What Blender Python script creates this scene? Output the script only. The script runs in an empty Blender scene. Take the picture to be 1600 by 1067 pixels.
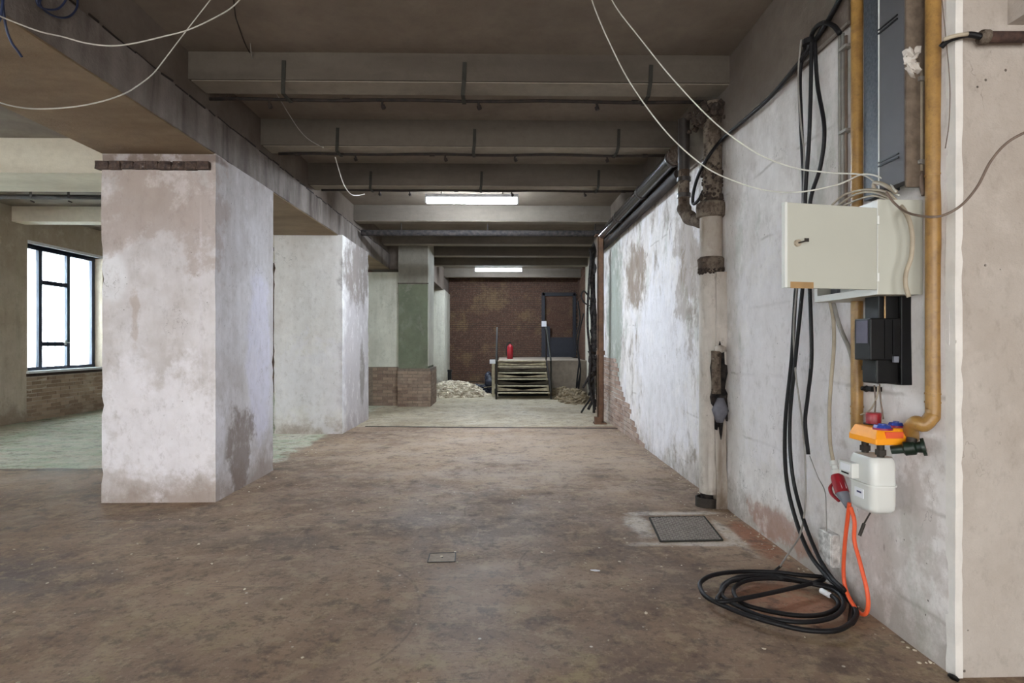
import bpy, bmesh, math, random
from mathutils import Vector, Matrix, noise
random.seed(7)
R = math.radians
sc = bpy.context.scene
C = sc.collection

# ------------------------------------------------------------------ camera, world, lights, exposure
F, HY, TH, H = 900.0, 536.0, math.atan(15 / 900.0), 1.5
cam_data = bpy.data.cameras.new('camera'); cam = bpy.data.objects.new('camera', cam_data); C.objects.link(cam)
cam.location = (0, 0, H); cam.rotation_euler = (R(90), 0, -TH)
cam_data.sensor_width = 36; cam_data.lens = 36 * F / 1600
cam_data.shift_y = (HY - 533.5) / 1600
cam_data.clip_start = 0.05; cam_data.clip_end = 200
sc.camera = cam
sc.view_settings.view_transform = 'Standard'; sc.view_settings.look = 'None'
sc.view_settings.gamma = 1; sc.view_settings.use_curve_mapping = False
sc.view_settings.exposure = 0.4
sc.cycles.sample_clamp_indirect = 6
sc.cycles.max_bounces = 10; sc.cycles.diffuse_bounces = 6

world = bpy.data.worlds.new('sky'); sc.world = world; world.use_nodes = True
bg = world.node_tree.nodes['Background']; bg.inputs[0].default_value = (.86, .93, 1, 1); bg.inputs[1].default_value = 1.0

def area(name, loc, rot, sx, sy, power, col):
    l = bpy.data.lights.new(name, 'AREA'); l.shape = 'RECTANGLE'; l.size = sx; l.size_y = sy
    l.energy = power; l.color = col
    o = bpy.data.objects.new(name, l); C.objects.link(o); o.location = loc; o.rotation_euler = rot
    return o
DAY = (1.0, .98, .95)
# daylight through the windows of the wall behind the camera and of the window wall (each lamp sits outside its opening)
for i, x in enumerate((-6.2, -1.6, 2.6)):
    area('daylight_rear', (x, -4.45, 1.75), (R(-90), 0, R(180)), 3.0, 2.9, (230, 225, 110)[i], (1.0, .98, .96))
for i, (y, w) in enumerate(((-1.5, 2.2), (3.2, 2.2), (7.4, 2.2), (12.3, 2.3), (16.0, 1.6))):
    area('daylight_side', (-9.95, y, 2.15), (R(90), 0, R(-90)), w, 2.4, (800, 850, 900, 1100, 700)[i], DAY)

# ------------------------------------------------------------------ pixel helpers (reference frame 1600 x 1067)
ct, st = math.cos(TH), math.sin(TH)
def ray(px, py):
    a = (px - 800) / F; c = (HY - py) / F
    return Vector((a * ct + st, ct - a * st, c))
def at(px, py, D): r = ray(px, py); return Vector((r.x * D, r.y * D, H + r.z * D))
def onX(px, py, X): r = ray(px, py); return at(px, py, X / r.x)
def onY(px, py, Y): r = ray(px, py); return at(px, py, Y / r.y)
def onZ(px, py, z=0.0): r = ray(px, py); return at(px, py, (z - H) / r.z)

# ------------------------------------------------------------------ node helper
class NT:
    def __init__(s, name):
        s.m = bpy.data.materials.new(name); s.m.use_nodes = True
        s.t = s.m.node_tree; s.b = s.t.nodes['Principled BSDF']; s.out = s.t.nodes['Material Output']
        s.co = s.new('ShaderNodeTexCoord').outputs['Object']
    def new(s, typ, **k):
        n = s.t.nodes.new(typ)
        for a, v in k.items(): setattr(n, a, v)
        return n
    def L(s, a, b): s.t.links.new(a, b)
    def put(s, sock, v):
        if isinstance(v, (int, float)): sock.default_value = v
        elif isinstance(v, (tuple, list)): sock.default_value = tuple(v) + ((1,) if len(v) == 3 and len(sock.default_value) == 4 else ())
        else: s.L(v, sock)
    def math(s, op, a, b=0.0, c=None, clamp=False):
        n = s.new('ShaderNodeMath', operation=op, use_clamp=clamp); s.put(n.inputs[0], a); s.put(n.inputs[1], b)
        if c is not None: s.put(n.inputs[2], c)
        return n.outputs[0]
    def mapped(s, scale=(1, 1, 1), loc=(0, 0, 0), rot=(0, 0, 0), src=None):
        n = s.new('ShaderNodeMapping'); s.L(src or s.co, n.inputs[0]); n.inputs['Scale'].default_value = scale
        n.inputs['Location'].default_value = loc; n.inputs['Rotation'].default_value = rot
        return n.outputs[0]
    def noise(s, scale, detail=5, rough=.6, vec=None, dist=0.0):
        n = s.new('ShaderNodeTexNoise'); s.L(vec or s.co, n.inputs['Vector']); n.inputs['Scale'].default_value = scale
        n.inputs['Detail'].default_value = detail; n.inputs['Roughness'].default_value = rough; n.inputs['Distortion'].default_value = dist
        return n.outputs['Fac']
    def voro(s, scale, vec=None, feature='F1', out='Distance', rnd=1.0):
        n = s.new('ShaderNodeTexVoronoi', feature=feature); s.L(vec or s.co, n.inputs['Vector']); n.inputs['Scale'].default_value = scale
        n.inputs['Randomness'].default_value = rnd
        return n.outputs[out]
    def step(s, v, lo, hi, a=0.0, b=1.0):
        n = s.new('ShaderNodeMapRange', interpolation_type='SMOOTHSTEP'); s.put(n.inputs[0], v)
        n.inputs[1].default_value = lo; n.inputs[2].default_value = hi; n.inputs[3].default_value = a; n.inputs[4].default_value = b
        return n.outputs[0]
    def mix(s, f, a, b, mode='MIX'):
        n = s.new('ShaderNodeMix', data_type='RGBA', blend_type=mode); s.put(n.inputs[0], f); s.put(n.inputs[6], a); s.put(n.inputs[7], b)
        return n.outputs[2]
    def xyz(s, src=None):
        n = s.new('ShaderNodeSeparateXYZ'); s.L(src or s.co, n.inputs[0]); return n.outputs
    def bump(s, h, strength=.3, dist=.02, prev=None):
        n = s.new('ShaderNodeBump'); s.put(n.inputs['Height'], h); n.inputs['Strength'].default_value = strength; n.inputs['Distance'].default_value = dist
        if prev: s.L(prev, n.inputs['Normal'])
        return n.outputs[0]
    def blob(s, c, r, wob=.5, nz=None, lo=.7, hi=1.15):
        """1 inside an irregular ellipsoid round c"""
        n = s.new('ShaderNodeVectorMath', operation='SUBTRACT'); s.L(s.co, n.inputs[0]); n.inputs[1].default_value = c
        d = s.new('ShaderNodeVectorMath', operation='DIVIDE'); s.L(n.outputs[0], d.inputs[0]); d.inputs[1].default_value = r
        l = s.new('ShaderNodeVectorMath', operation='LENGTH'); s.L(d.outputs[0], l.inputs[0])
        v = s.math('ADD', l.outputs['Value'], s.math('MULTIPLY', s.math('SUBTRACT', nz, .5), wob * 5.5))
        return s.step(v, lo, hi, 1.0, 0.0)
    def done(s, col, rough=.8, nrm=None, metal=0.0, spec=.3):
        s.put(s.b.inputs['Base Color'], col); s.put(s.b.inputs['Roughness'], rough); s.put(s.b.inputs['Metallic'], metal)
        s.b.inputs['Specular IOR Level'].default_value = spec
        if nrm: s.L(nrm, s.b.inputs['Normal'])
        return s.m

def srgb(r, g, b):
    f = lambda v: (v / 255 / 12.92) if v / 255 <= .04045 else ((v / 255 + .055) / 1.055) ** 2.4
    return (f(r), f(g), f(b))

def plaster(name, light, mid, grime, top=2.7, bottom=.25, amount=.5, streak=.35, green=None, blobs=(), pits=True, bumps=.35, bottom_col=None, patch=.0, flake=False):
    n = NT(name); z = n.xyz()[2]
    big = n.noise(.9, 6, .62); fine = n.noise(7, 6, .65)
    strk = n.noise(1.0, 5, .6, n.mapped((5, 5, .55)))
    c = n.mix(n.step(big, .38, .66), light, mid)
    c = n.mix(n.math('MULTIPLY', n.step(strk, .45, .75), streak), c, grime)
    # darker tone higher on the wall, ragged lower limit
    zt = n.math('ADD', z, n.math('MULTIPLY', n.math('SUBTRACT', n.noise(1.3, 6, .65, n.mapped((1.6, 1.6, .6))), .5), 2.6))
    c = n.mix(n.math('MULTIPLY', n.step(zt, top - 1.3, top + 1.3), amount), c, grime)
    if green:
        gz, gc, ga = green
        gn = n.math('ADD', z, n.math('MULTIPLY', n.math('SUBTRACT', fine, .5), .12))
        c = n.mix(n.math('MULTIPLY', n.step(gn, gz - .02, gz + .02, 1, 0), ga), c, n.mix(n.step(n.noise(2.5, 5, .6), .3, .7), gc, tuple(v * .72 for v in gc)))
    if patch:
        c = n.mix(n.step(n.noise(2.1, 8, .62, dist=.6), .60, .62, 0, patch), c, tuple(min(1, v * 1.18) for v in light))
    if flake:
        fk = n.noise(2.4, 9, .68, n.mapped((1, 1.5, .8), (5, 0, 2)), .3)
        mk = n.step(n.xyz()[1], 4.9, 5.6, .12, 1)
        hl = n.math('ABSOLUTE', n.math('SUBTRACT', n.math('FRACT', n.math('ADD', n.math('MULTIPLY', z, 1.9), n.math('MULTIPLY', n.noise(1.2, 4), .25))), .5))
        c = n.mix(n.math('MULTIPLY', n.step(hl, 0, .035, .5, 0), n.step(n.noise(1.6, 4, .6, n.mapped((1, 1, 3), (4, 4, 4))), .5, .6)), c, srgb(150, 142, 134))
        c = n.mix(n.math('MULTIPLY', mk, n.step(fk, .50, .57, 0, .5)), c, srgb(168, 158, 150))
        c = n.mix(n.math('MULTIPLY', mk, n.step(fk, .575, .6, 0, .6)), c, srgb(140, 127, 114))
        fk2 = n.noise(3.0, 9, .7, n.mapped((1, 1.3, .6), (1, 7, 2)), .4)
        c = n.mix(n.math('MULTIPLY', mk, n.step(fk2, .53, .56, 0, .75)), c, srgb(234, 231, 234))
        c = n.mix(n.step(n.noise(1.9, 7, .65, n.mapped((1, 1, .5), (8, 7, 2))), .56, .64, 0, .4), c, srgb(172, 178, 164))
        c = n.mix(n.math('MULTIPLY', n.step(n.voro(3.2, n.mapped((1, 1, .45))), .035, .06, 1, 0), .8), c, srgb(96, 82, 72))
    zb = n.math('SUBTRACT', z, n.math('MULTIPLY', n.math('SUBTRACT', n.noise(3.2, 8, .75), .5), 1.1))
    c = n.mix(n.step(zb, bottom - .22, bottom + .22, .7, 0), c, bottom_col or tuple(v * .9 for v in grime))
    nzb = n.noise(2.6, 9, .7)
    for (bc, br, col, op, wob) in blobs:
        c = n.mix(n.math('MULTIPLY', n.blob(bc, br, wob, nzb), op), c, col)
    c = n.mix(n.step(fine, .3, .75, .0, .14), c, grime)
    crack = n.step(n.math('ABSOLUTE', n.math('SUBTRACT', n.noise(1.4, 6, .6, n.mapped((1, 1, .7), (3, 3, 3))), .5)), 0, .0022, .55, 0)
    c = n.mix(n.math('MULTIPLY', crack, n.step(n.noise(1.1, 3), .55, .6)), c, tuple(v * .35 for v in grime))
    c = n.mix(n.step(n.noise(16, 6, .75, n.mapped((1, 1, .6))), .5, .72, 0, .28), c, tuple(v * .75 for v in grime))
    c = n.mix(n.step(n.noise(4.2, 7, .7, n.mapped((1, 1, .8), (9, 2, 1))), .52, .66, 0, .3), c, tuple(min(1, v * 1.12) for v in light))
    h = n.math('ADD', n.math('MULTIPLY', fine, .5), n.math('MULTIPLY', n.noise(40, 4, .7), .25))
    if pits:
        p = n.math('MULTIPLY', n.step(n.voro(14), .045, .09, 1, 0), n.step(n.noise(2.7, 3), .52, .62))
        c = n.mix(n.math('MULTIPLY', p, .75), c, tuple(v * .3 for v in grime))
        h = n.math('SUBTRACT', h, p)
    return n.done(c, .88, n.bump(h, bumps, .02), spec=.15)

def concrete(name, a, b, dark, scale=1.0, streakdir=(1, 1, 1), bumps=.3, stain=.35):
    n = NT(name)
    v = n.mapped(streakdir)
    c = n.mix(n.step(n.noise(1.1 * scale, 7, .6, v), .35, .68), a, b)
    c = n.mix(n.step(n.noise(.7 * scale, 6, .65, n.mapped(streakdir, (9, 3, 1))), .5, .72, 0, stain), c, dark)
    f = n.noise(11, 6, .65)
    c = n.mix(n.step(f, .35, .8, 0, .22), c, dark)
    h = n.math('ADD', n.math('MULTIPLY', f, .6), n.math('MULTIPLY', n.noise(55, 3, .7), .3))
    return n.done(c, .9, n.bump(h, bumps, .02), spec=.12)

def simple(name, col, rough=.5, metal=0.0, spec=.4, var=.25, scale=14, bumps=.0, col2=None):
    n = NT(name)
    f = n.noise(scale, 5, .6)
    c = n.mix(n.step(f, .3, .72), col, col2 or tuple(v * (1 - var) for v in col))
    return n.done(c, rough, n.bump(f, bumps, .01) if bumps else None, metal, spec)

def emissive(name, col, strength):
    n = NT(name); n.b.inputs['Base Color'].default_value = (.9, .9, .9, 1)
    n.b.inputs['Emission Color'].default_value = tuple(col) + (1,); n.b.inputs['Emission Strength'].default_value = strength
    return n.m

# ------------------------------------------------------------------ mesh helpers
class MB:
    def __init__(s): s.v = []; s.f = []
    def add(s, vs, fs):
        k = len(s.v); s.v += [Vector(p) for p in vs]; s.f += [tuple(i + k for i in f) for f in fs]; return s
    def box(s, x0, x1, y0, y1, z0, z1):
        return s.add([(x, y, z) for x in (x0, x1) for y in (y0, y1) for z in (z0, z1)],
                     [(0, 1, 3, 2), (4, 6, 7, 5), (0, 4, 5, 1), (2, 3, 7, 6), (0, 2, 6, 4), (1, 5, 7, 3)])
    def prism(s, pts, off):
        """closed polygon pts (3D) pushed by vector off"""
        n = len(pts); off = Vector(off); a = [Vector(p) for p in pts]
        return s.add(a + [p + off for p in a], [tuple(range(n))[::-1], tuple(range(n, 2 * n))] + [(i, (i + 1) % n, n + (i + 1) % n, n + i) for i in range(n)])
    def obox(s, p0, p1, w, t, up=(0, 0, 1)):
        """bar from p0 to p1, w wide, t thick"""
        p0, p1 = Vector(p0), Vector(p1); d = (p1 - p0).normalized(); up = Vector(up)
        if abs(d.dot(up)) > .98: up = Vector((0, 1, 0))
        a = d.cross(up).normalized(); b = a.cross(d).normalized()
        q = [a * w / 2 * i + b * t / 2 * j for i, j in ((-1, -1), (1, -1), (1, 1), (-1, 1))]
        return s.add([p0 + k for k in q] + [p1 + k for k in q], [(3, 2, 1, 0), (4, 5, 6, 7)] + [(i, (i + 1) % 4, 4 + (i + 1) % 4, 4 + i) for i in range(4)])
    def sweep(s, P, rad, seg=8, cap=True):
        P = [Vector(p) for p in P]; n = len(P)
        rad = rad if isinstance(rad, (list, tuple)) else [rad] * n
        T = [(P[min(i + 1, n - 1)] - P[max(i - 1, 0)]).normalized() for i in range(n)]
        u = T[0].orthogonal().normalized(); k0 = len(s.v)
        for i in range(n):
            u = (u - T[i] * u.dot(T[i])); u = u.normalized() if u.length > 1e-6 else T[i].orthogonal().normalized()
            w = T[i].cross(u)
            for j in range(seg):
                a = 2 * math.pi * j / seg; s.v.append(P[i] + (u * math.cos(a) + w * math.sin(a)) * rad[i])
        for i in range(n - 1):
            for j in range(seg):
                a = k0 + i * seg + j; b = k0 + i * seg + (j + 1) % seg
                s.f.append((a, b, b + seg, a + seg))
        if cap:
            s.f.append(tuple(k0 + j for j in range(seg))[::-1]); s.f.append(tuple(k0 + (n - 1) * seg + j for j in range(seg)))
        return s
    def cyl(s, p0, p1, r, seg=16, r1=None): return s.sweep([p0, p1], [r, r if r1 is None else r1], seg)
    def ico(s, c, r, sq=(1, 1, 1), jit=.25, rng=random):
        g = (1 + 5 ** .5) / 2
        vs = [(-1, g, 0), (1, g, 0), (-1, -g, 0), (1, -g, 0), (0, -1, g), (0, 1, g), (0, -1, -g), (0, 1, -g), (g, 0, -1), (g, 0, 1), (-g, 0, -1), (-g, 0, 1)]
        fs = [(0, 11, 5), (0, 5, 1), (0, 1, 7), (0, 7, 10), (0, 10, 11), (1, 5, 9), (5, 11, 4), (11, 10, 2), (10, 7, 6), (7, 1, 8), (3, 9, 4), (3, 4, 2), (3, 2, 6), (3, 6, 8), (3, 8, 9), (4, 9, 5), (2, 4, 11), (6, 2, 10), (8, 6, 7), (9, 8, 1)]
        rot = Matrix.Rotation(rng.random() * 6.28, 3, 'Z') @ Matrix.Rotation(rng.random() * .7, 3, 'X')
        c = Vector(c)
        return s.add([c + rot @ Vector([v[i] / 1.9 * r * sq[i] * (1 + rng.uniform(-jit, jit)) for i in range(3)]) for v in vs], fs)

def smooth(P, n=8):
    """Catmull-Rom through the points"""
    P = [Vector(p) for p in P]; Q = [P[0] * 2 - P[1]] + P + [P[-1] * 2 - P[-2]]; out = []
    for i in range(1, len(Q) - 2):
        a, b, c, d = Q[i - 1:i + 3]
        for k in range(n):
            t = k / n
            out.append(.5 * ((2 * b) + (c - a) * t + (2 * a - 5 * b + 4 * c - d) * t * t + (3 * b - a - 3 * c + d) * t ** 3))
    return out + [P[-1]]

def wpos(o):
    v = Vector(o.location)
    while o.parent: o = o.parent; v += o.location
    return v
def obj(name, mb, mat, parent=None, sm=False, bevel=0, auto=None):
    me = bpy.data.meshes.new(name)
    off = wpos(parent) if parent else Vector((0, 0, 0))
    me.from_pydata([tuple(v - off) for v in mb.v], [], mb.f)
    bm = bmesh.new(); bm.from_mesh(me); bmesh.ops.recalc_face_normals(bm, faces=bm.faces); bm.to_mesh(me); bm.free()
    me.materials.append(mat)
    if sm:
        me.polygons.foreach_set('use_smooth', [True] * len(me.polygons))
        if auto: me.set_sharp_from_angle(angle=R(auto))
    o = bpy.data.objects.new(name, me); C.objects.link(o)
    if parent: o.parent = parent
    if bevel:
        b = o.modifiers.new('bevel', 'BEVEL'); b.width = bevel; b.segments = 2; b.limit_method = 'ANGLE'
    return o
def tag(o, label=None, cat=None, group=None, kind=None):
    for k, v in (('label', label), ('category', cat), ('group', group), ('kind', kind)):
        if v: o[k] = v
    return o
def thing(name, loc, label, cat, group=None):
    o = bpy.data.objects.new(name, None); C.objects.link(o); o.location = loc; o.empty_display_size = .1
    return tag(o, label, cat, group)
def struct(name, mb, mat, label=None, parent=None, **k):
    o = obj(name, mb, mat, parent, **k)
    return tag(o, label, kind='structure') if not parent else o

def rough_box(mb, x0, x1, y0, y1, z0, z1, cell=.12, amp=.006, edge=.012, freq=2.3):
    """box whose faces undulate slightly and whose arrises are knocked about"""
    n = [max(1, round((b - a) / cell)) for a, b in ((x0, x1), (y0, y1), (z0, z1))]
    lo = (x0, y0, z0); hi = (x1, y1, z1); idx = {}
    def vert(i, j, k):
        key = (i, j, k)
        if key in idx: return idx[key]
        p = Vector([lo[a] + (hi[a] - lo[a]) * key[a] / n[a] for a in range(3)])
        on = [a for a in range(3) if key[a] in (0, n[a])]
        d = noise.noise_vector(p * freq) * amp
        if len(on) >= 2:
            w = edge * max(0, noise.noise(p * 17 + Vector((7, 1, 3))) - .1)
            for a in on:
                if a != 2: d[a] += w * (1 if key[a] == 0 else -1)
        if 2 in on: d[2] = 0
        mb.v.append(p + d); idx[key] = len(mb.v) - 1
        return idx[key]
    for a in range(3):
        b, c = [q for q in range(3) if q != a]
        for side in (0, n[a]):
            for i in range(n[b]):
                for j in range(n[c]):
                    q = []
                    for di, dj in ((0, 0), (1, 0), (1, 1), (0, 1)):
                        key = [0, 0, 0]; key[a] = side; key[b] = i + di; key[c] = j + dj
                        q.append(vert(*key))
                    mb.f.append(tuple(q))
    return mb

# ------------------------------------------------------------------ materials
WHITE = srgb(206, 202, 210); LAV = srgb(192, 186, 194); GRM = srgb(134, 121, 110); BRN = srgb(118, 100, 86)
pl_col = [None] * 4
def col_blobs(k):
    if k == 0:
        return [((-3.68, 5.46, 2.12), (.17, .25, .26), srgb(230, 230, 234), .98, .06),
                ((-3.45, 5.46, 1.75), (.05, .2, .28), srgb(150, 120, 92), .35, .8),
                ((-2.84, 5.46, 1.95), (.018, .25, .95), srgb(214, 210, 214), .6, .1),
                ((-3.2, 5.46, 2.9), (1.0, .3, .55), srgb(165, 148, 138), .55, .7),
                ((-2.7, 6.45, 1.35), (.3, .33, .98), srgb(224, 222, 236), .85, .22),
                ((-2.7, 6.0, .45), (.3, .33, .42), srgb(128, 112, 102), .75, .7),
                ((-3.2, 5.46, 3.24), (.9, .3, .05), srgb(110, 94, 84), .8, .1),
                ((-3.3, 5.46, .75), (.8, .3, .6), srgb(238, 236, 242), .8, .5)]
    return [((-3.1, 9.5, .85), (.75, .4, .8), srgb(238, 236, 240), .7, .6), ((-2.55, 10.6, 1.4), (.25, 1.2, 2.6), srgb(172, 164, 166), .75, .2), ((-2.55, 10.6, 2.8), (.25, 1.2, .7), srgb(118, 106, 98), .75, .3), ((-2.6, 10.9, .9), (.2, .2, .7), srgb(120, 112, 104), .7, .3)]  # grey side blobs paint down the face the lamp lights, brown grime above
M_col1 = plaster('lavender_plaster', srgb(222, 219, 222), srgb(194, 188, 186), srgb(140, 129, 120), top=2.9, bottom=.2, amount=.85, streak=.25, blobs=col_blobs(0), bottom_col=srgb(150, 132, 118))
M_col2 = plaster('white_plaster', srgb(240, 238, 236), srgb(228, 224, 220), srgb(172, 162, 150), top=4.8, bottom=.14, amount=.35, streak=.15, blobs=col_blobs(1), bottom_col=srgb(140, 118, 98))
M_right = plaster('stained_wall_plaster', srgb(240, 236, 234), srgb(220, 214, 210), srgb(148, 136, 124), top=3.7, bottom=.18, amount=.45, streak=.12, patch=.15, bumps=.5, flake=True,
    blobs=[((2.03, 7.4, 1.2), (.5, 1.3, 1.3), srgb(238, 236, 240), .8, .3), ((2.03, 8.8, 2.5), (.5, .7, .55), srgb(132, 112, 94), .8, .4),
           ((2.03, 6.3, 2.4), (.5, .45, .75), srgb(150, 134, 118), .6, .7), ((2.03, 10.4, 1.9), (.5, .75, 1.6), srgb(150, 158, 146), .85, .25),
           ((2.03, 4.1, 1.35), (.4, .9, .9), srgb(236, 232, 234), .7, .6), ((2.03, 3.0, .5), (.4, .5, .35), srgb(176, 164, 156), .5, .8),
           ((2.03, 4.2, .14), (.4, .5, .12), srgb(150, 100, 76), .6, .7)])
M_near = plaster('beige_pier_plaster', srgb(192, 184, 176), srgb(178, 168, 158), srgb(142, 130, 118), top=4.4, bottom=-.2, amount=.3, streak=.1, bumps=.8, bottom_col=srgb(150, 126, 108))
M_pale = plaster('pale_cream_plaster', srgb(196, 194, 180), srgb(178, 174, 160), srgb(130, 122, 108), top=3.4, amount=.5, streak=.3)
M_green = plaster('green_painted_plaster', srgb(128, 123, 112), srgb(112, 106, 96), srgb(78, 72, 62), top=4.6, bottom=-.2, green=(2.9, srgb(100, 106, 86), .92), streak=.25, patch=.2)
M_hall = plaster('window_wall_plaster', srgb(196, 184, 168), srgb(178, 164, 148), srgb(134, 119, 102), top=3.1, amount=.5, streak=.4)
M_dirty = plaster('sooty_plaster', srgb(110, 102, 90), srgb(92, 84, 74), srgb(52, 46, 40), top=2.4, amount=.7, streak=.7)
M_ceil = concrete('ceiling_concrete', srgb(126, 116, 104), srgb(112, 102, 91), srgb(82, 74, 65), bumps=.25)
M_joist = concrete('joist_concrete', srgb(101, 94, 85), srgb(87, 80, 72), srgb(62, 56, 50), streakdir=(.35, 1, 2))
M_soffitlit = concrete('bounce_lit_soffit', srgb(140, 132, 120), srgb(124, 116, 104), srgb(92, 84, 74))  # paler tone paints the bounce light on the joist undersides
M_beam = concrete('beam_concrete', srgb(134, 126, 120), srgb(106, 98, 92), srgb(62, 54, 49), streakdir=(3.4, 3.4, .6), bumps=.8, stain=.85)
M_soffit = concrete('brown_soffit_plaster', srgb(132, 114, 92), srgb(112, 95, 75), srgb(84, 70, 55), streakdir=(.5, 1.6, 1), bumps=.3)
M_hjoist = concrete('cream_joist_paint', srgb(222, 214, 196), srgb(204, 194, 176), srgb(164, 152, 132), streakdir=(.4, 1, 2))
M_wallbeam = concrete('wall_beam_concrete', srgb(114, 104, 95), srgb(96, 86, 78), srgb(68, 59, 52), bumps=.5, stain=.5)
M_beadwhite = simple('white_corner_filler', srgb(232, 228, 222), .85, var=.12, scale=9, bumps=.4)
M_rearwall = simple('rear_wall_paint', srgb(190, 182, 172), .9)

def floor_mat():
    n = NT('worn_floor_concrete'); X, Y, Z = n.xyz()
    a, b, d = srgb(156, 132, 110), srgb(120, 98, 82), srgb(84, 71, 64)
    c = n.mix(n.step(n.noise(.75, 8, .62, dist=.3), .36, .64), b, a)
    c = n.mix(n.step(n.noise(.45, 6, .6, n.mapped((1, 1, 1), (4, 8, 0))), .5, .7, 0, .65), c, d)
    c = n.mix(n.step(n.noise(1.7, 8, .7, n.mapped((.6, 2.2, 1), (1, 5, 0), (0, 0, .25))), .54, .68, 0, .5), c, srgb(158, 138, 118))
    c = n.mix(n.step(n.noise(3.4, 7, .7, n.mapped((1, 1, 1), (7, 1, 0))), .62, .7, 0, .4), c, srgb(146, 130, 92))
    nz = n.noise(2.2, 8, .7)
    c = n.mix(n.math('MULTIPLY', n.step(Y, 2.0, 3.9, 1, 0), n.step(n.noise(2.6, 8, .75, n.mapped((1, 1, 1), (2, 9, 1))), .5, .66, 0, .75)), c, srgb(168, 154, 116))
    c = n.mix(n.math('MULTIPLY', n.blob((-.3, 4.9, 0), (1.2, .9, 1), .4, nz, .3, 1.2), .45), c, srgb(96, 86, 82))
    c = n.mix(n.math('MULTIPLY', n.blob((-3.3, 3.7, 0), (.8, .5, 1), .4, nz, .3, 1.2), .6), c, srgb(84, 78, 78))
    # dusty pale area beside the wall and the far bay
    c = n.mix(n.math('MULTIPLY', n.blob((.9, 8.3, 0), (3.6, 2.6, 1), .8, nz, .5, 1.1), .5), c, srgb(170, 150, 132))
    c = n.mix(n.math('MULTIPLY', n.blob((1.66, 3.35, 0), (.35, .35, 1), .45, nz, .5, 1.1), .8), c, srgb(168, 118, 92))
    c = n.mix(n.math('MULTIPLY', n.blob((1.93, 4.4, 0), (.14, .5, 1), .4, nz, .5, 1.1), .8), c, srgb(150, 96, 70))
    # cement collar round the inspection plate
    for (cc, rr) in (((1.12, 4.72, 0), (.1, .3, 1)), ((1.45, 4.28, 0), (.42, .06, 1)), ((1.78, 4.5, 0), (.06, .42, 1)), ((1.45, 5.05, 0), (.42, .06, 1))):
        c = n.mix(n.math('MULTIPLY', n.blob(cc, rr, .5, nz, .5, 1.3), .9), c, srgb(200, 190, 178))
    wob = n.math('MULTIPLY', n.math('SUBTRACT', nz, .5), .9)
    far = n.step(n.math('ADD', Y, n.math('MULTIPLY', wob, .1)), 10.33, 10.36)
    fc = n.mix(n.step(n.noise(.9, 7, .65, dist=.3), .35, .65), srgb(190, 178, 156), srgb(160, 147, 124))
    fc = n.mix(n.math('MULTIPLY', n.step(Y, 12.5, 15.5), .6), fc, srgb(196, 186, 158))
    c = n.mix(far, c, fc)
    # old green floor paint of the side hall
    gx = n.step(n.math('ADD', X, wob), -2.95, -2.8, 1, 0)
    g = n.math('MULTIPLY', gx, n.step(n.math('ADD', Y, n.math('MULTIPLY', wob, .35)), 6.95, 7.02))
    gc = n.mix(n.step(n.noise(1.6, 8, .7, n.mapped((1, 2.4, 1))), .38, .6), srgb(172, 182, 156), srgb(204, 200, 184))
    gc = n.mix(n.step(n.noise(2.6, 7, .7), .56, .66, 0, .6), gc, srgb(130, 116, 98))
    c = n.mix(n.math('MULTIPLY', g, .92), c, gc)
    edge = n.math('MULTIPLY', n.step(X, -2.7, -2.4, 1, 0), n.math('MULTIPLY', n.step(Y, 6.82, 6.86), n.step(Y, 6.95, 7.0, 1, 0)))
    c = n.mix(n.math('MULTIPLY', edge, .7), c, srgb(78, 66, 56))
    # scrapes
    for k, (sc_, rot) in enumerate((((.25, 3.2, 1), .5), ((.22, 2.8, 1), -.95), ((.3, 2.5, 1), 1.3))):
        s_ = n.step(n.math('ABSOLUTE', n.math('SUBTRACT', n.noise(1.1, 2, .4, n.mapped(sc_, (k * 5, 3, 0), (0, 0, rot))), .5)), .0, .0035, .5, 0)
        c = n.mix(n.math('MULTIPLY', s_, n.step(n.noise(1.3, 3, .5, n.mapped((1, 1, 1), (k * 3, 0, 0))), .52, .6)), c, (srgb(168, 152, 136), srgb(62, 52, 46), srgb(72, 60, 52))[k])
    for k, (cx_, cy_, rr_) in enumerate(((-.9, 4.6, .75), (-.6, 4.9, 1.05), (.3, 5.2, .7), (.9, 6.2, 1.1), (-1.3, 3.2, .9), (.2, 2.9, 1.3), (-.2, 7.4, 1.2), (.6, 3.9, .55))):
        sb = n.new('ShaderNodeVectorMath', operation='DISTANCE'); n.L(n.co, sb.inputs[0]); sb.inputs[1].default_value = (cx_, cy_, 0)
        dd = n.math('ABSOLUTE', n.math('SUBTRACT', n.math('ADD', sb.outputs['Value'], n.math('MULTIPLY', n.noise(1.2, 2), .12)), rr_))
        c = n.mix(n.math('MULTIPLY', n.step(dd, .002, .012, .34, 0), n.step(n.noise(1.5, 4, .6, n.mapped((1, 1, 1), (k * 2, k, 0))), .5, .58)), c, srgb(66, 56, 50) if k % 3 else srgb(158, 144, 128))
    # flecks of old paint
    fl = n.math('MULTIPLY', n.step(n.voro(11, n.mapped((1, 1, 0))), .05, .085, 1, 0), n.step(n.noise(2.3, 3, .6, n.mapped((1, 1, 1), (2, 2, 0))), .52, .6))
    c = n.mix(n.math('MULTIPLY', fl, .75), c, srgb(206, 196, 176))
    fl2 = n.math('MULTIPLY', n.step(n.voro(5, n.mapped((1, 1, 0), (3, 3, 0))), .03, .05, 1, 0), .9)
    c = n.mix(fl2, c, srgb(214, 206, 190))
    dn = n.step(n.noise(30, 6, .8), .53, .68, 0, .55)
    c = n.mix(dn, c, srgb(172, 154, 132))
    c = n.mix(n.step(n.noise(22, 6, .75, n.mapped((1, 1, 1), (5, 5, 5))), .5, .66, 0, .5), c, srgb(70, 58, 50))
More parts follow.
